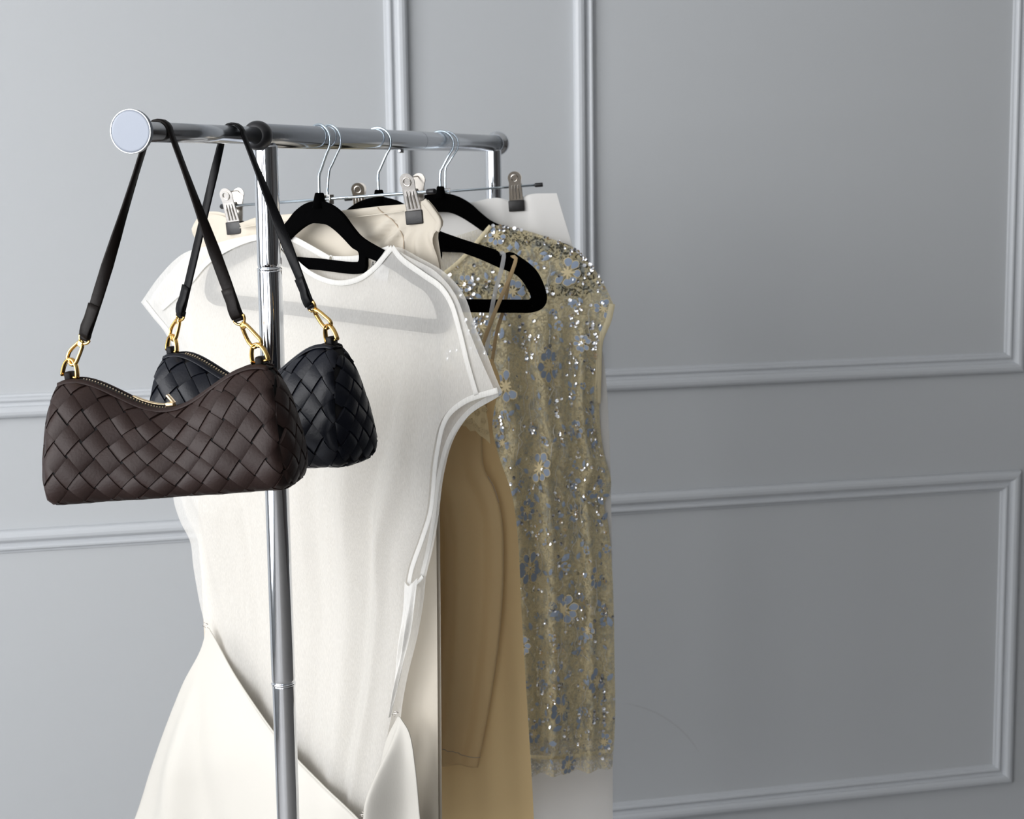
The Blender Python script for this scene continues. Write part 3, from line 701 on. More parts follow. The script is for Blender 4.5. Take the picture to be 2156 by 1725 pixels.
strip('waist_seam', FRC1, [(505, 480), (600, 466), (720, 460), (800, 451), (850, 445)], 0.0012, 'cream_viscose', cream, 0.008)
def on_sheet(G, px, py):
    P = G.reshape(-1, 3); q = P - np.array(CAM); k = q @ np.array(cF)
    x = 1078 + F * (q @ np.array(iX)) / k; y = 862.5 - F * (q @ np.array(iY)) / k
    i = int(np.argmin((x - px) ** 2 + (y - py) ** 2)); nu = G.shape[1]; return i // nu, i % nu
def sheet_normal(G, i, j):
    i0, i1, j0, j1 = max(i - 1, 0), min(i + 1, G.shape[0] - 1), max(j - 1, 0), min(j + 1, G.shape[1] - 1)
    a = Vector(G[i, j1] - G[i, j0]); b = Vector(G[i1, j] - G[i0, j]); n = a.cross(b).normalized()
    if n.dot(CAM - Vector(G[i, j])) < 0: n = -n
    return n
def seam_on(G, pts, r, name, mat, parent):
    P = []
    for x, y in catmull(pts, 40):
        i, j = on_sheet(G, x, y); P.append(np.array(Vector(G[i, j]) + sheet_normal(G, i, j) * 0.0006))
    P = np.array(P); Q = P.copy()
    for _ in range(3): Q[1:-1] = (Q[:-2] + Q[1:-1] * 2 + Q[2:]) / 4
    m = MB(); tube(m, [Vector(p) for p in Q], r, 6); return m.build(name, mat, parent)
seam_on(GC, [(794, 438), (820, 460), (838, 476), (850, 505), (856, 540), (862, 590)], 0.0006, 'side_seam', 'stitching', cream)
strip('waistband_roll', FRC1, [(893, 424), (909, 444), (924, 470), (920, 486)], 0.008, 'cream_viscose', cream, 0.006, 0.003)

# --- sand slip dress on the second velvet hanger
FS = Fr(bar(S2), PSI2)
slip = empty('slip_dress', FS.W(0, -0.9), 'sand coloured satin slip dress with lace edge and thin straps, between white and sequinned dresses', 'dress')
nu, nv = 90, 150; u, v = UV(nv, nu); e = np.sin(np.pi * u) ** 0.6
Lb = [(640, 760), (630, 950), (620, 1300), (600, 1700), (590, 1880)]
Rb = [(1030, 758), (1046, 805), (1034, 862), (1030, 905), (1044, 965), (1070, 1042), (1083, 1130), (1092, 1300), (1104, 1500), (1114, 1660), (1124, 1880)]
az = coons(FS, [(640, 760), (820, 800), (1030, 758)], [(590, 1880), (850, 1880), (1124, 1880)], Lb, Rb, nu, nv)
GSb = lift(FS, az, -0.012 - 0.006 * e + ripple(u, v, 21, 8, 0.004, 5, 26, 0.3) * sm(v, 0.1, 0.5) * e); sheet('back_panel', GSb, 'sand_satin', slip)
Lf = [(660, 780), (650, 950), (645, 1250), (660, 1560)]
Rf = [(1022, 758), (1032, 840), (1022, 905), (1026, 985), (1046, 1025), (1062, 1085), (1066, 1200), (1058, 1330), (1042, 1450), (1026, 1540), (1012, 1611)]
az = coons(FS, [(660, 780), (820, 850), (1022, 758)], [(660, 1560), (800, 1580), (930, 1592), (1012, 1611)], Lf, Rf, nu, nv)
GS = lift(FS, az, 0.010 + 0.022 * e + folds(u, v, [(0.80, 0.02, 0.06, 0.010), (0.90, 0.0, 0.04, -0.006), (0.70, 0.0, 0.05, -0.008)], 0.05, 0.4)); sheet('front_panel', GS, 'sand_satin', slip, 0.0008)
seam_on(GS, [(930, 1578), (970, 1588), (1008, 1597)], 0.0005, 'hem_stitch', 'stitching', slip)
seam_on(GS, [(1030, 1000), (1042, 1020), (1054, 1055)], 0.0005, 'side_dart', 'stitching', slip)
# scalloped lace along the top of the slip
lace_px = [(1012, 815), (1020, 850), (1027, 890), (1032, 935), (1022, 925), (1010, 917), (1001, 907), (990, 908), (980, 897), (975, 898), (965, 885), (985, 850), (1000, 825)]
m = MB(); pts = [FS.W(*FS.px(x, y, 0.037), 0.037) for x, y in lace_px]; n = len(pts); cc = sum(pts, Vector()) / n + FS.N * 0.004
m.add(pts + [cc] + [p - FS.N * 0.0012 for p in pts], [(i, (i + 1) % n, n) for i in range(n)] + [(i, (i + 1) % n, n + 1 + (i + 1) % n, n + 1 + i) for i in range(n)])
m.build('lace_edge', 'sand_lace', slip, False)
for (x, y, r) in ((1004, 868, 7), (1018, 886, 6), (992, 886, 6), (1012, 905, 6), (1024, 910, 5), (1000, 897, 5), (984, 888, 5), (1020, 862, 6), (1008, 846, 6)):
    m = MB(); c = FS.W(*FS.px(x, y, 0.0405), 0.0405); rr = r / 1900
    for k in range(5):
        a = k * 1.257; q = c + FS.A * rr * 0.6 * math.cos(a) + Vector((0, 0, rr * 0.6 * math.sin(a)))
        tube(m, [q + FS.A * rr * 0.5 * math.cos(b) + Vector((0, 0, rr * 0.5 * math.sin(b))) for b in np.linspace(0, 6.28, 10, endpoint=False)], 0.0005, 5, closed=True)
    m.build('lace_flower', 'sand_lace', slip)
def strap_path(name, pts, w, mat, d0, d1, th=0.0012):
    n = 40; az_ = catmull([FS.px(x, y, d0) for x, y in pts], n)
    P = [FS.W(a, z, d0 + (d1 - d0) * i / (n - 1)) for i, (a, z) in enumerate(az_)]
    m = MB(); ribbon(m, P, FS.A, w, th); return m.build(name, mat, slip)
strap_path('strap', [(1076, 541), (1086, 542), (1080, 570), (1060, 620), (1040, 672), (1020, 730), (1008, 770)], 0.0050, 'sand_strap', 0.004, 0.016)
strap_path('strap', [(1088, 544), (1078, 560), (1058, 650), (1042, 700), (1030, 765)], 0.0045, 'sand_strap', -0.004, -0.014)
strap_path('hanging_loop', [(1052, 534), (1060, 533), (1058, 560), (1045, 610), (1036, 660), (1030, 720), (1026, 740)], 0.0055, 'clear_ribbon', 0.0045, 0.010, 0.0005)

# --- white skirt on the second clip hanger
wskirt, GW = tube_skirt('white_skirt', 'plain white skirt hanging from clips at the back, under the sequinned dress', FRC2,
    [(735, 450), (830, 442), (925, 440), (990, 428), (1045, 418), (1085, 428), (1110, 412), (1172, 407)], [(735, 448), (830, 440), (925, 438), (990, 426), (1045, 416), (1085, 424), (1110, 410), (1172, 407)],
    [(735, 450), (720, 600), (700, 900), (690, 1300), (690, 1900)],
    [(1172, 407), (1188, 460), (1214, 545), (1238, 620), (1262, 705), (1276, 800), (1284, 950), (1288, 1150), (1290, 1450), (1290, 1900)],
    'white_crepe', 0.006, 31, 0.003, clips=((0.05, 0.01), (0.80, 0.01)))

# --- sequinned dress on the third velvet hanger
FQ = Fr(bar(S3), PSI3)
sd = empty('sequin_dress', FQ.W(0, -0.8), 'sleeveless sheer net dress with blue embroidered flowers and silver sequins', 'dress')
nu, nv = 130, 170; u, v = UV(nv, nu); e = np.sin(np.pi * u) ** 0.6
mir = lambda pts: [(1856 - x, y) for x, y in pts]
shq = [(1034, 474), (1068, 476), (1110, 485), (1165, 503), (1210, 522), (1250, 564), (1274, 602), (1291, 638)]
nkq = [(928, 582), (960, 556), (990, 526), (1012, 500), (1034, 474)]
Rq = [(1291, 640), (1283, 675), (1266, 718), (1264, 790), (1262, 870), (1270, 950), (1287, 1022), (1272, 1062), (1281, 1110), (1290, 1220), (1294, 1400), (1295, 1520), (1289, 1615)]
Lq = [(565, 640), (590, 720), (600, 900), (590, 1022), (590, 1200), (600, 1400), (610, 1625)]
topq = mir(shq)[::-1] + mir(nkq)[::-1][1:-1] + nkq + shq[1:]
az = coons(FQ, topq, [(610, 1640), (850, 1635), (1110, 1628), (1289, 1615)], Lq, Rq, nu, nv)
dq = 0.006 + 0.016 * e * sm(v, 0.03, 0.3) + folds(u, v, [(0.80, 0.02, 0.016, 0.013), (0.87, 0.02, 0.016, -0.010), (0.92, 0.01, 0.013, 0.014), (0.70, 0.04, 0.022, 0.011), (0.75, 0.03, 0.016, -0.009), (0.965, 0.0, 0.012, -0.007), (0.985, 0.0, 0.008, 0.006), (0.84, 0.01, 0.008, 0.006)], 0.05, 0.25) * np.minimum(1, e * 2) + ripple(u, v, 41, 10, 0.0016, 20, 90, 0.6) * sm(v, 0.04, 0.2)
GQ = lift(FQ, az, dq); front = sheet('front_net', GQ, 'embroidered_net', sd)
# lining stops short of the hem
k1 = int(nv * 0.945); az2 = az[:k1]; dl = dq[:k1] - 0.0035; keep = az2.copy()
sheet('lining', lift(FQ, keep, -0.0045 - 0.003 * e[:k1] + 0.25 * (dq[:k1] - 0.015)), 'net_lining', sd)
shb = shq
azb = coons(FQ, mir(shb)[::-1] + [(928, 500)] + shb, [(610, 1625), (850, 1622), (1110, 1615), (1287, 1602)], Lq, Rq[:-1] + [(1287, 1602)], nu, nv)
sheet('back_net', lift(FQ, azb, -0.009 - 0.003 * e * sm(v, 0.03, 0.3) + ripple(u, v, 43, 8, 0.0006, 10, 50, 0.5) * sm(v, 0.05, 0.3)), 'net_sheer', sd)
# neck, shoulder, armhole and hem bands
strip('neck_band', FQ, [(930, 580), (960, 557), (990, 527), (1012, 501), (1033, 476)], 0.006, 'net_lining', sd, 0.0095)
strip('armhole_band', FQ, [(1289, 640), (1281, 675), (1264, 718), (1260, 790), (1258, 850)], 0.0085, 'net_lining', sd, 0.008)
def band_on(G, pts, w, name, mat, parent, off=0.0012):
    P = []
    for x, y in pts:
        i, j = on_sheet(G, x, y); P.append(Vector(G[i, j]) + sheet_normal(G, i, j) * off)
    P = [Vector(p) for p in catmull(P, 40)]; n_ = len(P); wd = [(P[min(i + 1, n_ - 1)] - P[max(i - 1, 0)]).normalized().cross(FQ.N) for i in range(n_)]
    m = MB(); ribbon(m, P, wd, w, 0.0006); return m.build(name, mat, parent)
band_on(GQ, [(1113, 1596), (1160, 1596), (1220, 1590), (1282, 1582)], 0.0055, 'hem_band', 'net_lining', sd)

# flowers worked on the net: blue petals round a sand heart
def flower_mesh(np_o, ro, ri, seed, heart=True):
    g = random.Random(seed); Vv = []; Fc = []; fm = []
    def petal(a, r0, r1, w, mi, z):
        n0 = len(Vv); ca, sa = math.cos(a), math.sin(a)
        for (t, ww) in ((0.0, 0.25), (0.35, 0.85), (0.65, 1.0), (0.88, 0.6)):
            r = r0 + (r1 - r0) * t
            for sgn in (-1, 1): Vv.append((ca * r - sa * sgn * w * ww, sa * r + ca * sgn * w * ww, z + 0.0003 * (1 - abs(t - 0.5))))
        Vv.append((ca * r1, sa * r1, z))
        for k in range(3): Fc.append((n0 + 2 * k, n0 + 2 * k + 1, n0 + 2 * k + 3, n0 + 2 * k + 2)); fm.append(mi)
        Fc.append((n0 + 6, n0 + 7, n0 + 8)); fm.append(mi)
    for k in range(np_o):
        if g.random() < 0.12: continue
        a = 2 * math.pi * k / np_o + g.uniform(-0.12, 0.12); r1_, w_ = ro * g.uniform(0.88, 1.15), ro * 2.4 / np_o * g.uniform(0.75, 1.0)
        petal(a, ro * 0.38, r1_ * 1.05, w_ * 1.22, 1, 0.0002); petal(a, ro * 0.42, r1_, w_, 0, 0.0005)
    if heart:
        for k in range(8): petal(2 * math.pi * k / 8 + g.uniform(-0.1, 0.1), 0.0, ri * g.uniform(0.7, 1.1), ri * 0.15, 1, 0.0008)
    me = bpy.data.meshes.new('embroidered_flower'); me.from_pydata(Vv, [], Fc); me.materials.append(MATS['petal_blue']); me.materials.append(MATS['petal_sand'])
    me.polygons.foreach_set('material_index', fm); me.update(); return me
FM = [flower_mesh(8, 0.0190, 0.0105, k) for k in range(5)]
FMs = [flower_mesh(5, 0.0062, 0.003, 20 + k, False) for k in range(4)]
LEAF = []
for k in range(3):
    me = bpy.data.meshes.new('embroidered_leaf'); w = 0.0021 + 0.0007 * k; l = 0.0046 + 0.001 * k
    me.from_pydata([(0, -l, 0), (w, -l * 0.3, 0.0003), (w * 0.8, l * 0.4, 0.0003), (0, l, 0), (-w * 0.8, l * 0.4, 0.0003), (-w, -l * 0.3, 0.0003), (0, 0, 0.0008)], [], [(0, 1, 6), (1, 2, 6), (2, 3, 6), (3, 4, 6), (4, 5, 6), (5, 0, 6)]); me.materials.append(MATS['petal_blue']); LEAF.append(me)
I_sd = INV[sd.name]
def put(me, px, py, sc, rot, off=0.0016, name='embroidered_flower'):
    i, j = on_sheet(GQ, px, py); n = sheet_normal(GQ, i, j); p = Vector(GQ[i, j]) + n * off
    x = (FQ.A - n * FQ.A.dot(n)).normalized(); y = n.cross(x)
    M = Matrix(((x.x, y.x, n.x, p.x), (x.y, y.y, n.y, p.y), (x.z, y.z, n.z, p.z), (0, 0, 0, 1))) @ Matrix.Rotation(rot, 4, 'Z') @ Matrix.Diagonal((sc, sc, sc, 1))
    o = bpy.data.objects.new(name, me); COL.objects.link(o); o.parent = front; o.matrix_local = I_sd @ M; return o
g = random.Random(5)
big = [(1155, 768, 1.15), (1068, 812, 1.1), (1136, 985, 1.15), (1112, 1196, 1.15), (1208, 1078, 0.8), (1185, 1282, 1.1), (1250, 1030, 0.85), (1255, 1215, 0.9), (1182, 1495, 1.1), (1255, 1432, 1.05), (1100, 1360, 0.8), (1195, 575, 1.05), (1045, 495, 0.7), (1075, 612, 0.9), (1272, 650, 0.7), (1105, 1075, 0.8), (1240, 1330, 0.8), (1010, 690, 0.8), (1215, 905, 0.75), (1120, 1545, 0.8), (1195, 1612, 0.75), (1270, 1560, 0.7), (975, 600, 0.7), (1225, 720, 0.65), (1060, 930, 0.6)]
for k, (x, y, s) in enumerate(big): put(FM[k % 5], x, y, s, g.uniform(0, 6.28))
small = [(1066, 875), (1125, 900), (1144, 925), (1190, 920), (1045, 895), (1180, 690), (1205, 1030), (1150, 1140), (1130, 1290), (1235, 1165), (1215, 1380), (1158, 1345), (1105, 1440), (1230, 1500), (1265, 1290), (1215, 980), (1090, 1020), (1085, 720), (1225, 815), (1240, 900), (1160, 660), (1120, 620), (1150, 1440), (1270, 1480), (1105, 1130), (1275, 1150), (1210, 640), (1125, 560), (1000, 640), (1140, 1400), (1190, 1190), (1230, 1260)]
for k, (x, y) in enumerate(small): put(FMs[k % 4], x + g.uniform(-4, 4), y + g.uniform(-4, 4), g.uniform(0.8, 1.25), g.uniform(0, 6.28))
for k in range(170):
    y = g.uniform(520, 1615); xr = np.interp(y, [520, 640, 720, 1000, 1400, 1615], [1170, 1285, 1255, 1275, 1290, 1285]); xl = np.interp(y, [520, 640, 860, 1000, 1400, 1615], [1010, 960, 1030, 1060, 1100, 1112])
    put(LEAF[k % 3], g.uniform(xl, xr), y, g.uniform(0.8, 1.3), g.uniform(-0.9, 0.9) + (0 if g.random() < .6 else 1.5), name='embroidered_leaf')
# sequins: small cupped discs, far too many to count
def sequins():
    V_ = []; F_ = []; gg = np.random.default_rng(12); n = 8
    H, Wd = GQ.shape[:2]
    cen = []
    for _ in range(260):
        cen.append((gg.uniform(0.06, 0.985), gg.uniform(0.50, 0.985)))
    pts = []
    for (cv, cu_) in cen:
        k = gg.integers(1, 7); style = gg.random()
        for q in range(k):
            if style < 0.55: pts.append((cv + 0.0055 * q, cu_ + gg.normal(0, 0.003)))
            else: pts.append((cv + gg.normal(0, 0.007), cu_ + gg.normal(0, 0.010)))
    for _ in range(330): pts.append((gg.uniform(0.01, 0.985), gg.uniform(0.5, 0.995)))
    for _ in range(50): pts.append((abs(gg.normal(0.005, 0.006)), gg.uniform(0.5, 0.98)))
    for (pv, pu) in pts:
        if not (0 <= pv <= 0.992 and 0 <= pu <= 1): continue
        i = int(pv * (H - 1)); j = int(pu * (Wd - 1)); nn = sheet_normal(GQ, i, j); p = Vector(GQ[i, j]) + nn * gg.uniform(0.0022, 0.0035)
        tlt = Vector((gg.normal(0, 0.26), 0, gg.normal(0.0, 0.26))); nn = (nn + tlt).normalized()
        x = (FQ.A - nn * FQ.A.dot(nn)).normalized(); y = nn.cross(x); r = gg.uniform(0.0021, 0.0029); b = len(V_)
        V_.append(p - nn * 0.0004)
        for k in range(n):
            a = 2 * math.pi * k / n; V_.append(p + (x * math.cos(a) + y * math.sin(a)) * r)
        for k in range(n): F_.append((b, b + 1 + k, b + 1 + (k + 1) % n))
    o = mk('sequins', V_, F_, 'sequin', sd, False, kind='stuff')
sequins()
def beads():  # bead strings; their pale colour also paints the light streaks of tulle folds
    m = MB(); gg = random.Random(3)
    for k in range(46):
        y0 = gg.uniform(540, 1500); x0 = gg.uniform(np.interp(y0, [540, 860, 1500], [1060, 1050, 1115]), np.interp(y0, [540, 640, 1500], [1180, 1260, 1285])); P = []
        for t in range(6):
            i, j = on_sheet(GQ, x0 + gg.uniform(-3, 3) + t * gg.uniform(-1.5, 1.5), y0 + t * 14); P.append(Vector(GQ[i, j]) + sheet_normal(GQ, i, j) * 0.0018)
        tube(m, [Vector(q) for q in catmull(P, 16)], 0.00045, 5)
    m.build('bead_fold_streaks', 'bead_fold_pale', sd, kind='stuff')
beads()

# ------------------------------------------------------------------ woven handbags
def handbag(label, fr, pL, pR, s_hook, LEN, HE, HM_, WB, leather, edge_m, ringL, ringR, dL, dR, mixL, mixR, seed, pull=True, wvar=0.0):
    """fr: vertical plane through the ridge; pL, pR: pixels of the two ridge ends."""
    a, b = fr.P(*pL), fr.P(*pR); X = (b - a).normalized(); Y = (-fr.N - X * (-fr.N).dot(X)).normalized(); Z = X.cross(Y)
    if Z.z < 0: Z = -Z
    c = (a + b) / 2
    M = Matrix(((X.x, Y.x, Z.x, c.x), (X.y, Y.y, Z.y, c.y), (X.z, Y.z, Z.z, c.z), (0, 0, 0, 1)))
    t = empty('handbag', M, label, 'handbag', 'woven leather handbags on the front arm')
    half = (b - a).length / 2
    gsd = random.Random(seed)
    # body coordinates: x along, z = 0 at the ridge ends' height, bottom at -HE
    SEC = [(-0.0085, 1.0), (-0.0145, 0.965), (-0.024, 0.86), (-0.034, 0.62), (-0.042, 0.36), (-0.0445, 0.17), (-0.040, 0.055), (-0.030, 0.012), (-0.015, 0.0), (0, -0.003)]
    SEC = [(y * WB / 0.0445, h) for y, h in SEC]
    full = SEC + [(-y, h) for y, h in SEC[::-1]][1:]
    sec = catmull([(y, h * 0.1) for y, h in full], 161); sec[:, 1] *= 10
    G = 0.262 * (WB / 0.0445 * 0.45 + HE / 0.1 * 0.55)
    def height(x):
        k = abs(x) / (LEN / 2); sag = 1 - sm(np.array(k), 0.02, 0.82)
        return HE - (HE - HM_) * float(sag) - 0.004 * max(0, k - 0.88) / 0.12
    def S(p, q, off=0.0):
        x = max(-LEN / 2, min(LEN / 2, p)); w = max(0, min(1, q / G))
        f = w * 160; i = min(int(f), 159); fr_ = f - i; y, h = sec[i] * (1 - fr_) + sec[i + 1] * fr_
        k = abs(x) / (LEN / 2); rd = math.sqrt(max(0, 1 - max(0, (k - 0.93) / 0.07) ** 2)) if k > 0.93 else 1
        rd = 0.84 + 0.16 * rd
        H = height(x); z = -HE + h * H
        y = y * rd * (1 - 0.10 * (1 - min(1, abs(k)))) ; zc = -HE + H * 0.42; z = zc + (z - zc) * (0.5 + 0.5 * rd)
        xx = x * (1 - 0.07 * max(0, h) ** 1.3)
        return Vector((xx, y + 0.0012 * math.sin(x * 90), z))
    def nrm(p, q):
        e1 = 0.002; A_ = S(min(p + e1, LEN / 2), q) - S(max(p - e1, -LEN / 2), q); B_ = S(p, min(q + e1, G)) - S(p, max(q - e1, 0)); n = A_.cross(B_)
        if n.length < 1e-12: n = Vector((0, -1, 0))
        n.normalize(); ctr = Vector((S(p, q).x, 0, -HE + 0.035))
        if n.dot(S(p, q) - ctr) < 0: n = -n
        return n
    # dark body under the weave
    nx, nq = 60, 80; V_ = []
    for i in range(nx):
        for j in range(nq):
            p, q = -LEN / 2 + LEN * i / (nx - 1), G * j / (nq - 1); V_.append(S(p, q) - nrm(p, q) * 0.0016)
    Fc = [(i * nq + j, i * nq + j + 1, (i + 1) * nq + j + 1, (i + 1) * nq + j) for i in range(nx - 1) for j in range(nq - 1)]
    Fc += [(i * nq, (i + 1) * nq, (i + 1) * nq + nq - 1, i * nq + nq - 1) for i in range(nx - 1)]
    for i, sg in ((0, -1), (nx - 1, 1)):
        ring = [V_[i * nq + j] for j in range(nq)]; cx = sum(ring, Vector()) / nq + Vector((sg * 0.008, 0, 0)); V_.append(cx); k = len(V_) - 1
        Fc += [(i * nq + j, i * nq + (j + 1) % nq, k) for j in range(nq)]
    body = mk('body', V_, Fc, 'lining_dark', t, local=True)
    a_ = 0.0127; n_t = 0
    def tile(fn, par, wz=1.0):
        # fn(al, be, h): al along the strip, be across, h height; the ends dive under the neighbours
        al = (-1.13, -0.80, 0.0, 0.80, 1.13); be = (-0.875, 0.0, 0.875); hh = (-0.0011, 0.0003, 0.0005, 0.0003, -0.0011); V2 = []
        f2 = (lambda x, y, h: fn(x, y, h)) if par else (lambda x, y, h: fn(y, x, h))
        for i, x in enumerate(al):
            for y in be: V2.append(f2(x, y, hh[i] + (0.0002 if y == 0 else 0)))
        for y in (-1, 1):
            for i in range(5): V2.append(f2(al[i], y * 0.875, hh[i]))
            for i in range(5): V2.append(f2(al[i], y * 0.90, -0.0022))
        F2 = [(i * 3 + j, i * 3 + j + 1, i * 3 + j + 4, i * 3 + j + 3) for i in range(4) for j in range(2)]
        for b in (15, 25):
            for i in range(4): F2.append((b + i, b + i + 1, b + 6 + i, b + 5 + i))
        return V2, F2
    nI = int((LEN + G) / a_) + 3
    for i in range(-nI, nI):
        for j in range(-nI, nI):
            pc, qc = (i - j) * a_, (i + j) * a_ + G / 2
            if abs(pc) > LEN / 2 + a_ * 0.2 or qc < -a_ * 0.25 or qc > G + a_ * 0.25: continue
            jp, jq = gsd.uniform(-.05, .05) * a_, gsd.uniform(-.05, .05) * a_
            def fn(al, be, h, pc=pc, qc=qc):
                p = pc + jp + a_ / 2 * (al - be) * 1.0; q = qc + jq + a_ / 2 * (al + be); return S(p, q) + nrm(max(-LEN / 2 + .003, min(LEN / 2 - .003, p)), max(0.002, min(G - .002, q))) * h
            par = (i % 2 == 0)
            V2, F2 = tile(lambda x, y, h: fn(x, y, h), (i + j) % 2 == 0)
            mk('weave_tile', V2, F2, leather, body, True, local=True)
    # woven ends
    for sg in (-1, 1):
        ring = [S(sg * LEN / 2, G * k / 120) for k in range(121)]; cy, cz = 0.0, -HE + 0.40 * HE
        th = np.array([math.atan2(p.z - cz, p.y - cy) for p in ring]); rr = np.array([math.hypot(p.y - cy, p.z - cz) for p in ring]); o_ = np.argsort(th)
        th, rr, xs = th[o_], rr[o_], np.array([p.x for p in ring])[o_]
        def E(y, z, h):
            r = math.hypot(y, z); an = math.atan2(z, y); Rm = float(np.interp(an, th, rr, period=2 * math.pi)); xe = float(np.interp(an, th, xs, period=2 * math.pi))
            k = min(1.0, r / Rm); y, z = (y, z) if r <= Rm else (y * Rm / r, z * Rm / r)
            xm = xe * k + (1 - k) * sg * LEN / 2 * 0.96
            return Vector((xm + sg * (0.010 * (1 - k ** 3) + h), cy + y, cz + z))
        for i in range(-9, 10):
            for j in range(-9, 10):
                y0, z0 = (i - j) * a_ * 0.95, (i + j) * a_ * 0.95; an = math.atan2(z0, y0)
                if math.hypot(y0, z0) > float(np.interp(an, th, rr, period=2 * math.pi)) + a_ * 0.15: continue
                V2, F2 = tile(lambda al, be, h: E(y0 + a_ * 0.475 * (al - be), z0 + a_ * 0.475 * (al + be), h), (i + j) % 2 == 0)
                mk('weave_tile', V2, F2, leather, body, True, local=True)
    # zip along the ridge
    def ridge(x, dz=0.0, y=0.0): return Vector((x * 0.93, y, S(x, 0).z + dz))
    xs = np.linspace(-LEN / 2 * 0.95, LEN / 2 * 0.95, 60)
    m = MB(); ribbon(m, [ridge(x, 0.0004) for x in xs], Vector((0, 1, 0)), 0.0160, 0.0022); m.build('zip_tape', edge_m, t, local=True)
    for sy in (-1, 1):
        m = MB(); ribbon(m, [ridge(x, 0.0008, sy * 0.0092) for x in xs], Vector((0, 0.75, -0.66 * sy)), 0.0055, 0.0018); m.build('zip_edge', leather, t, local=True)
    m = MB()
    for k in range(58):
        x = -LEN / 2 * 0.74 + LEN * 0.72 * k / 57; dv = ridge(x + .001) - ridge(x - .001); ang = math.atan2(dv.z, dv.x)
        box(m, Matrix.Translation(ridge(x, 0.0020)) @ Matrix.Rotation(-ang, 4, 'Y') @ Matrix.Rotation(R(18), 4, 'Z'), 0.0011, 0.0042, 0.0011)
    m.build('zip_teeth', 'pale_gold', t, False, local=True, kind='stuff')
    if pull:
        xsld = 0.002
        dv = ridge(xsld + .002) - ridge(xsld - .002); ang = math.atan2(dv.z, dv.x); Ms = Matrix.Translation(ridge(xsld, 0.0045)) @ Matrix.Rotation(-ang, 4, 'Y')
        m = MB(); box(m, Ms, 0.0085, 0.0075, 0.0045, 0.0012); box(m, Ms @ Matrix.Translation((0.001, 0, 0.005)) @ Matrix.Rotation(R(-35), 4, 'Y'), 0.0022, 0.006, 0.0105, 0.0006); m.build('zip_slider', 'pale_gold', t, local=True)
        m = MB(); P_ = [ridge(xsld - 0.001 - k * 0.0052, 0.0052) for k in range(8)]; ribbon(m, P_, Vector((0, 1, 0)), [0.0052, 0.0052, 0.0055, 0.006, 0.0062, 0.0062, 0.006, 0.0045], 0.0012); m.build('zip_pull', 'pale_gold', t, local=True)
    # tabs, rings and clasps, then the strap over the arm
    ends = []
    for sg, pr, dd in ((-1, ringL, dL), (1, ringR, dR)):
        e0 = ridge(sg * half / 0.93, 0.0)
        tabM = Matrix.Translation(e0 + Vector((sg * 0.0015, 0, 0.0035)))
        m = MB(); box(m, tabM, 0.0075, 0.0125, 0.012, 0.002); m.build('ring_tab', edge_m, t, local=True)
        base_w = M @ (e0 + Vector((sg * 0.0015, 0, 0.006)))
        rp = fr.P(pr[0], pr[1], dd)
        dv = (rp - base_w).normalized(); side = (fr.A * 0.92 + fr.N * 0.38); side = (side - dv * side.dot(dv)).normalized(); nn = dv.cross(side)
        rdir = (Z * 0.8 + dv * 0.55).normalized(); s2 = (fr.A * 0.90 + fr.N * 0.45); s2 = (s2 - rdir * s2.dot(rdir)).normalized()
        arch = [base_w + s2 * 0.0100 * math.cos(q) + rdir * (0.0165 * max(0.0, math.sin(q)) - 0.0015) for q in np.linspace(-0.15, math.pi + 0.15, 26)]
        m = MB(); ribbon(m, arch, rdir.cross(s2), 0.0050, 0.0026); ring = m.build('d_ring', 'gold', t)
        m = MB(); tube(m, [base_w + s2 * 0.0100 - rdir * 0.0015, base_w - s2 * 0.0100 - rdir * 0.0015], 0.0012, 8); m.build('ring_bar', 'gold', t)
        tip = base_w + rdir * 0.0150; ax = (rp - tip); L_ = ax.length; ax.normalize(); side = (side - ax * side.dot(ax)).normalized(); nn = ax.cross(side)
        loop = [(0.0, -0.0016), (0.0016, -0.0035), (0.0045, -0.0030), (0.0058, 0.0005), (0.0050, 0.006), (0.0030, L_ * 0.62), (0.0018, L_ * 0.74), (-0.0018, L_ * 0.74), (-0.0030, L_ * 0.60), (-0.0048, 0.006), (-0.0044, 0.0015), (-0.0025, -0.0022)]
        cl = catmull(loop, 48, closed=True)
        m = MB(); ribbon(m, [tip + side * x * 1.25 + ax * z for x, z in cl], nn, 0.0042, 0.0029, closed=True)
        box(m, Matrix.Translation(tip + ax * L_ * 0.73) @ Matrix(((side.x, nn.x, ax.x, 0), (side.y, nn.y, ax.y, 0), (side.z, nn.z, ax.z, 0), (0, 0, 0, 1))), 0.0062, 0.0046, 0.0056, 0.0008)
        m.build('snap_hook', 'gold', t)
        m = MB(); rod(m, tip + ax * L_ * 0.76, tip + ax * L_ * 0.88, 0.0019, 12, 0.0004); rod(m, tip + ax * L_ * 0.80, tip + ax * L_ * 0.84, 0.0029, 14, 0.0006); m.build('swivel', 'gold', t)
        sw = fr.A * 0.6 + BAR_DIR * (-0.8) if False else side
        top = tip + ax * L_
        arch = [top + side * 0.0068 * math.cos(q) - ax * (0.0060 * max(0, math.sin(q)) - 0.001) for q in np.linspace(-0.3, math.pi + 0.3, 22)]
        m = MB(); tube(m, arch, 0.0013, 8); tube(m, [arch[0], arch[-1]], 0.0013, 8); m.build('strap_ring', 'gold', t)
        ends.append((top + ax * 0.0012, side.copy(), ax.copy()))
    tb = bar(s_hook); r_ = RX + 0.0018; Zw = Vector((0, 0, 1)); pts = []; wds = []
    (eL, sL, axL), (eR, sR, axR) = ends
    bd = BAR_DIR
    def tw(sv, k, mix):
        w = min(1.0, k * mix); w = w + (1 - w) * float(sm(np.array(k), 0.78, 1.02)); return sv * (1 - w) + bd * w
    tangL = tb - BAR_SIDE * r_; tangR = tb + BAR_SIDE * r_
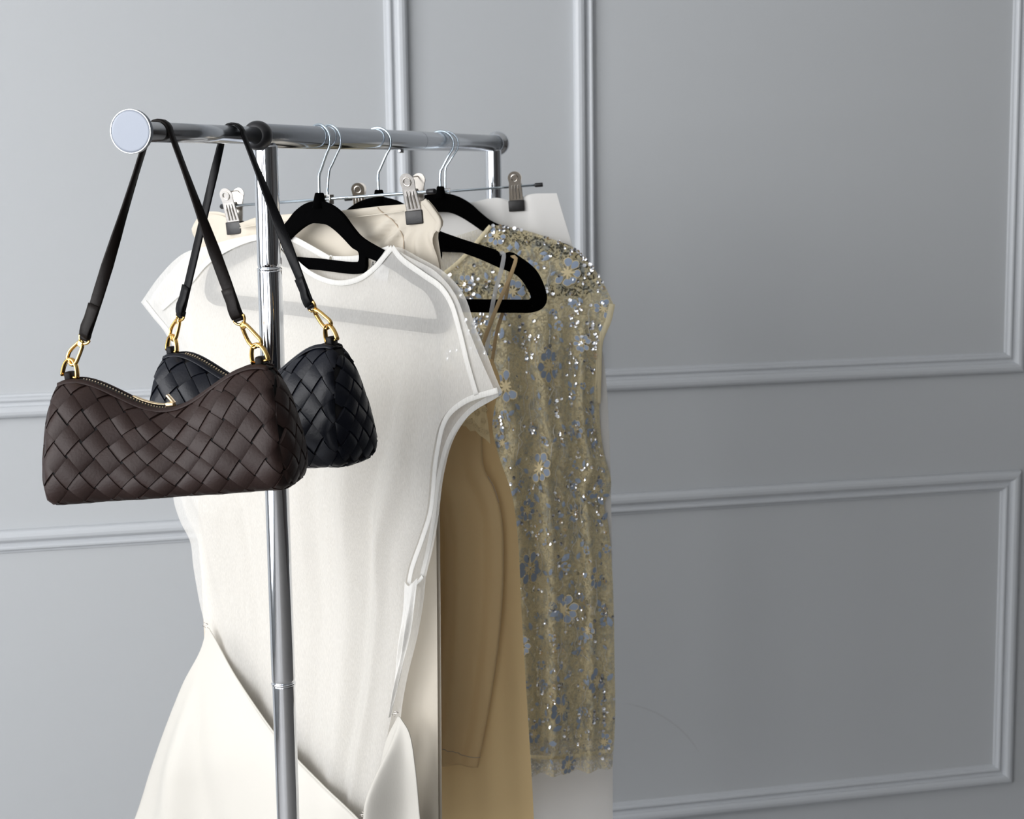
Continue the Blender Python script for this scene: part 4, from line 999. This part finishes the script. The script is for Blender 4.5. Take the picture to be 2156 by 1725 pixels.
    pts.append(eL); wds.append(sL)
    for k in (0.05, 0.12, 0.2, 0.35, 0.5, 0.65, 0.8, 0.93): pts.append(eL.lerp(tangL, k)); wds.append(tw(sL, k, mixL))
    for q in np.linspace(180, 0, 9): pts.append(tb + BAR_SIDE * r_ * math.cos(R(q)) + Zw * r_ * math.sin(R(q))); wds.append(bd)
    for k in (0.93, 0.8, 0.65, 0.5, 0.35, 0.2, 0.12, 0.05): pts.append(eR.lerp(tangR, k)); wds.append(tw(sR, k, mixR))
    pts.append(eR); wds.append(sR)
    m = MB(); ws_ = np.interp(np.arange(len(pts)), [0, 4, 9, len(pts) - 10, len(pts) - 5, len(pts) - 1], [0.0128, 0.0112, 0.0098, 0.0098, 0.0112, 0.0128]); ribbon(m, pts, wds, list(ws_), 0.0026); m.build('strap', edge_m, t)
    for (e_, s_, tg, mix) in ((eL, sL, tangL, mixL), (eR, sR, tangR, mixR)):      # folded-back strap ends
        m = MB(); P_ = []; W_ = []
        dn = (tg - e_).normalized()
        for k in (0.0, 0.02, 0.05, 0.09, 0.13, 0.16):
            wv = s_ * (1 - min(1, k * mix)) + bd * min(1, k * mix); wv.normalize(); nv_ = dn.cross(wv)
            if nv_.dot(CAM - e_) < 0: nv_ = -nv_
            P_.append(e_.lerp(tg, k) + nv_ * (0.0022 + 0.0016 * math.sin(math.pi * min(1, k / 0.08)))); W_.append(wv)
        ribbon(m, P_, W_, 0.0122, 0.0022); ribbon(m, [e_ - dn * 0.003, e_ - dn * 0.0015, e_ + dn * 0.002, e_ + dn * 0.004], s_, [0.0105, 0.0124, 0.0128, 0.0124], 0.0058); m.build('strap_fold', edge_m, t)
    return t
SB1, SB2 = bar_s(336), bar_s(491)
FB1 = Fr(bar(SB1), 8); FB2 = Fr(bar(SB2), 24)
handbag('dark brown woven leather handbag hanging in front, its short strap behind the round cap', FB1, (152, 803), (546, 772), SB1, 0.228, 0.111, 0.078, 0.046, 'leather_brown', 'leather_brown_edge',
        (178, 712), (504, 672), 0.0, 0.0, 1.3, 1.3, 1)
handbag('black woven leather handbag hanging half hidden behind the brown one', FB2, (366, 748), (697, 728), SB2, 0.228, 0.118, 0.082, 0.046, 'leather_black', 'leather_black_edge',
        (380, 664), (656, 645), 0.0, 0.0, 0.25, 1.1, 2, pull=False)
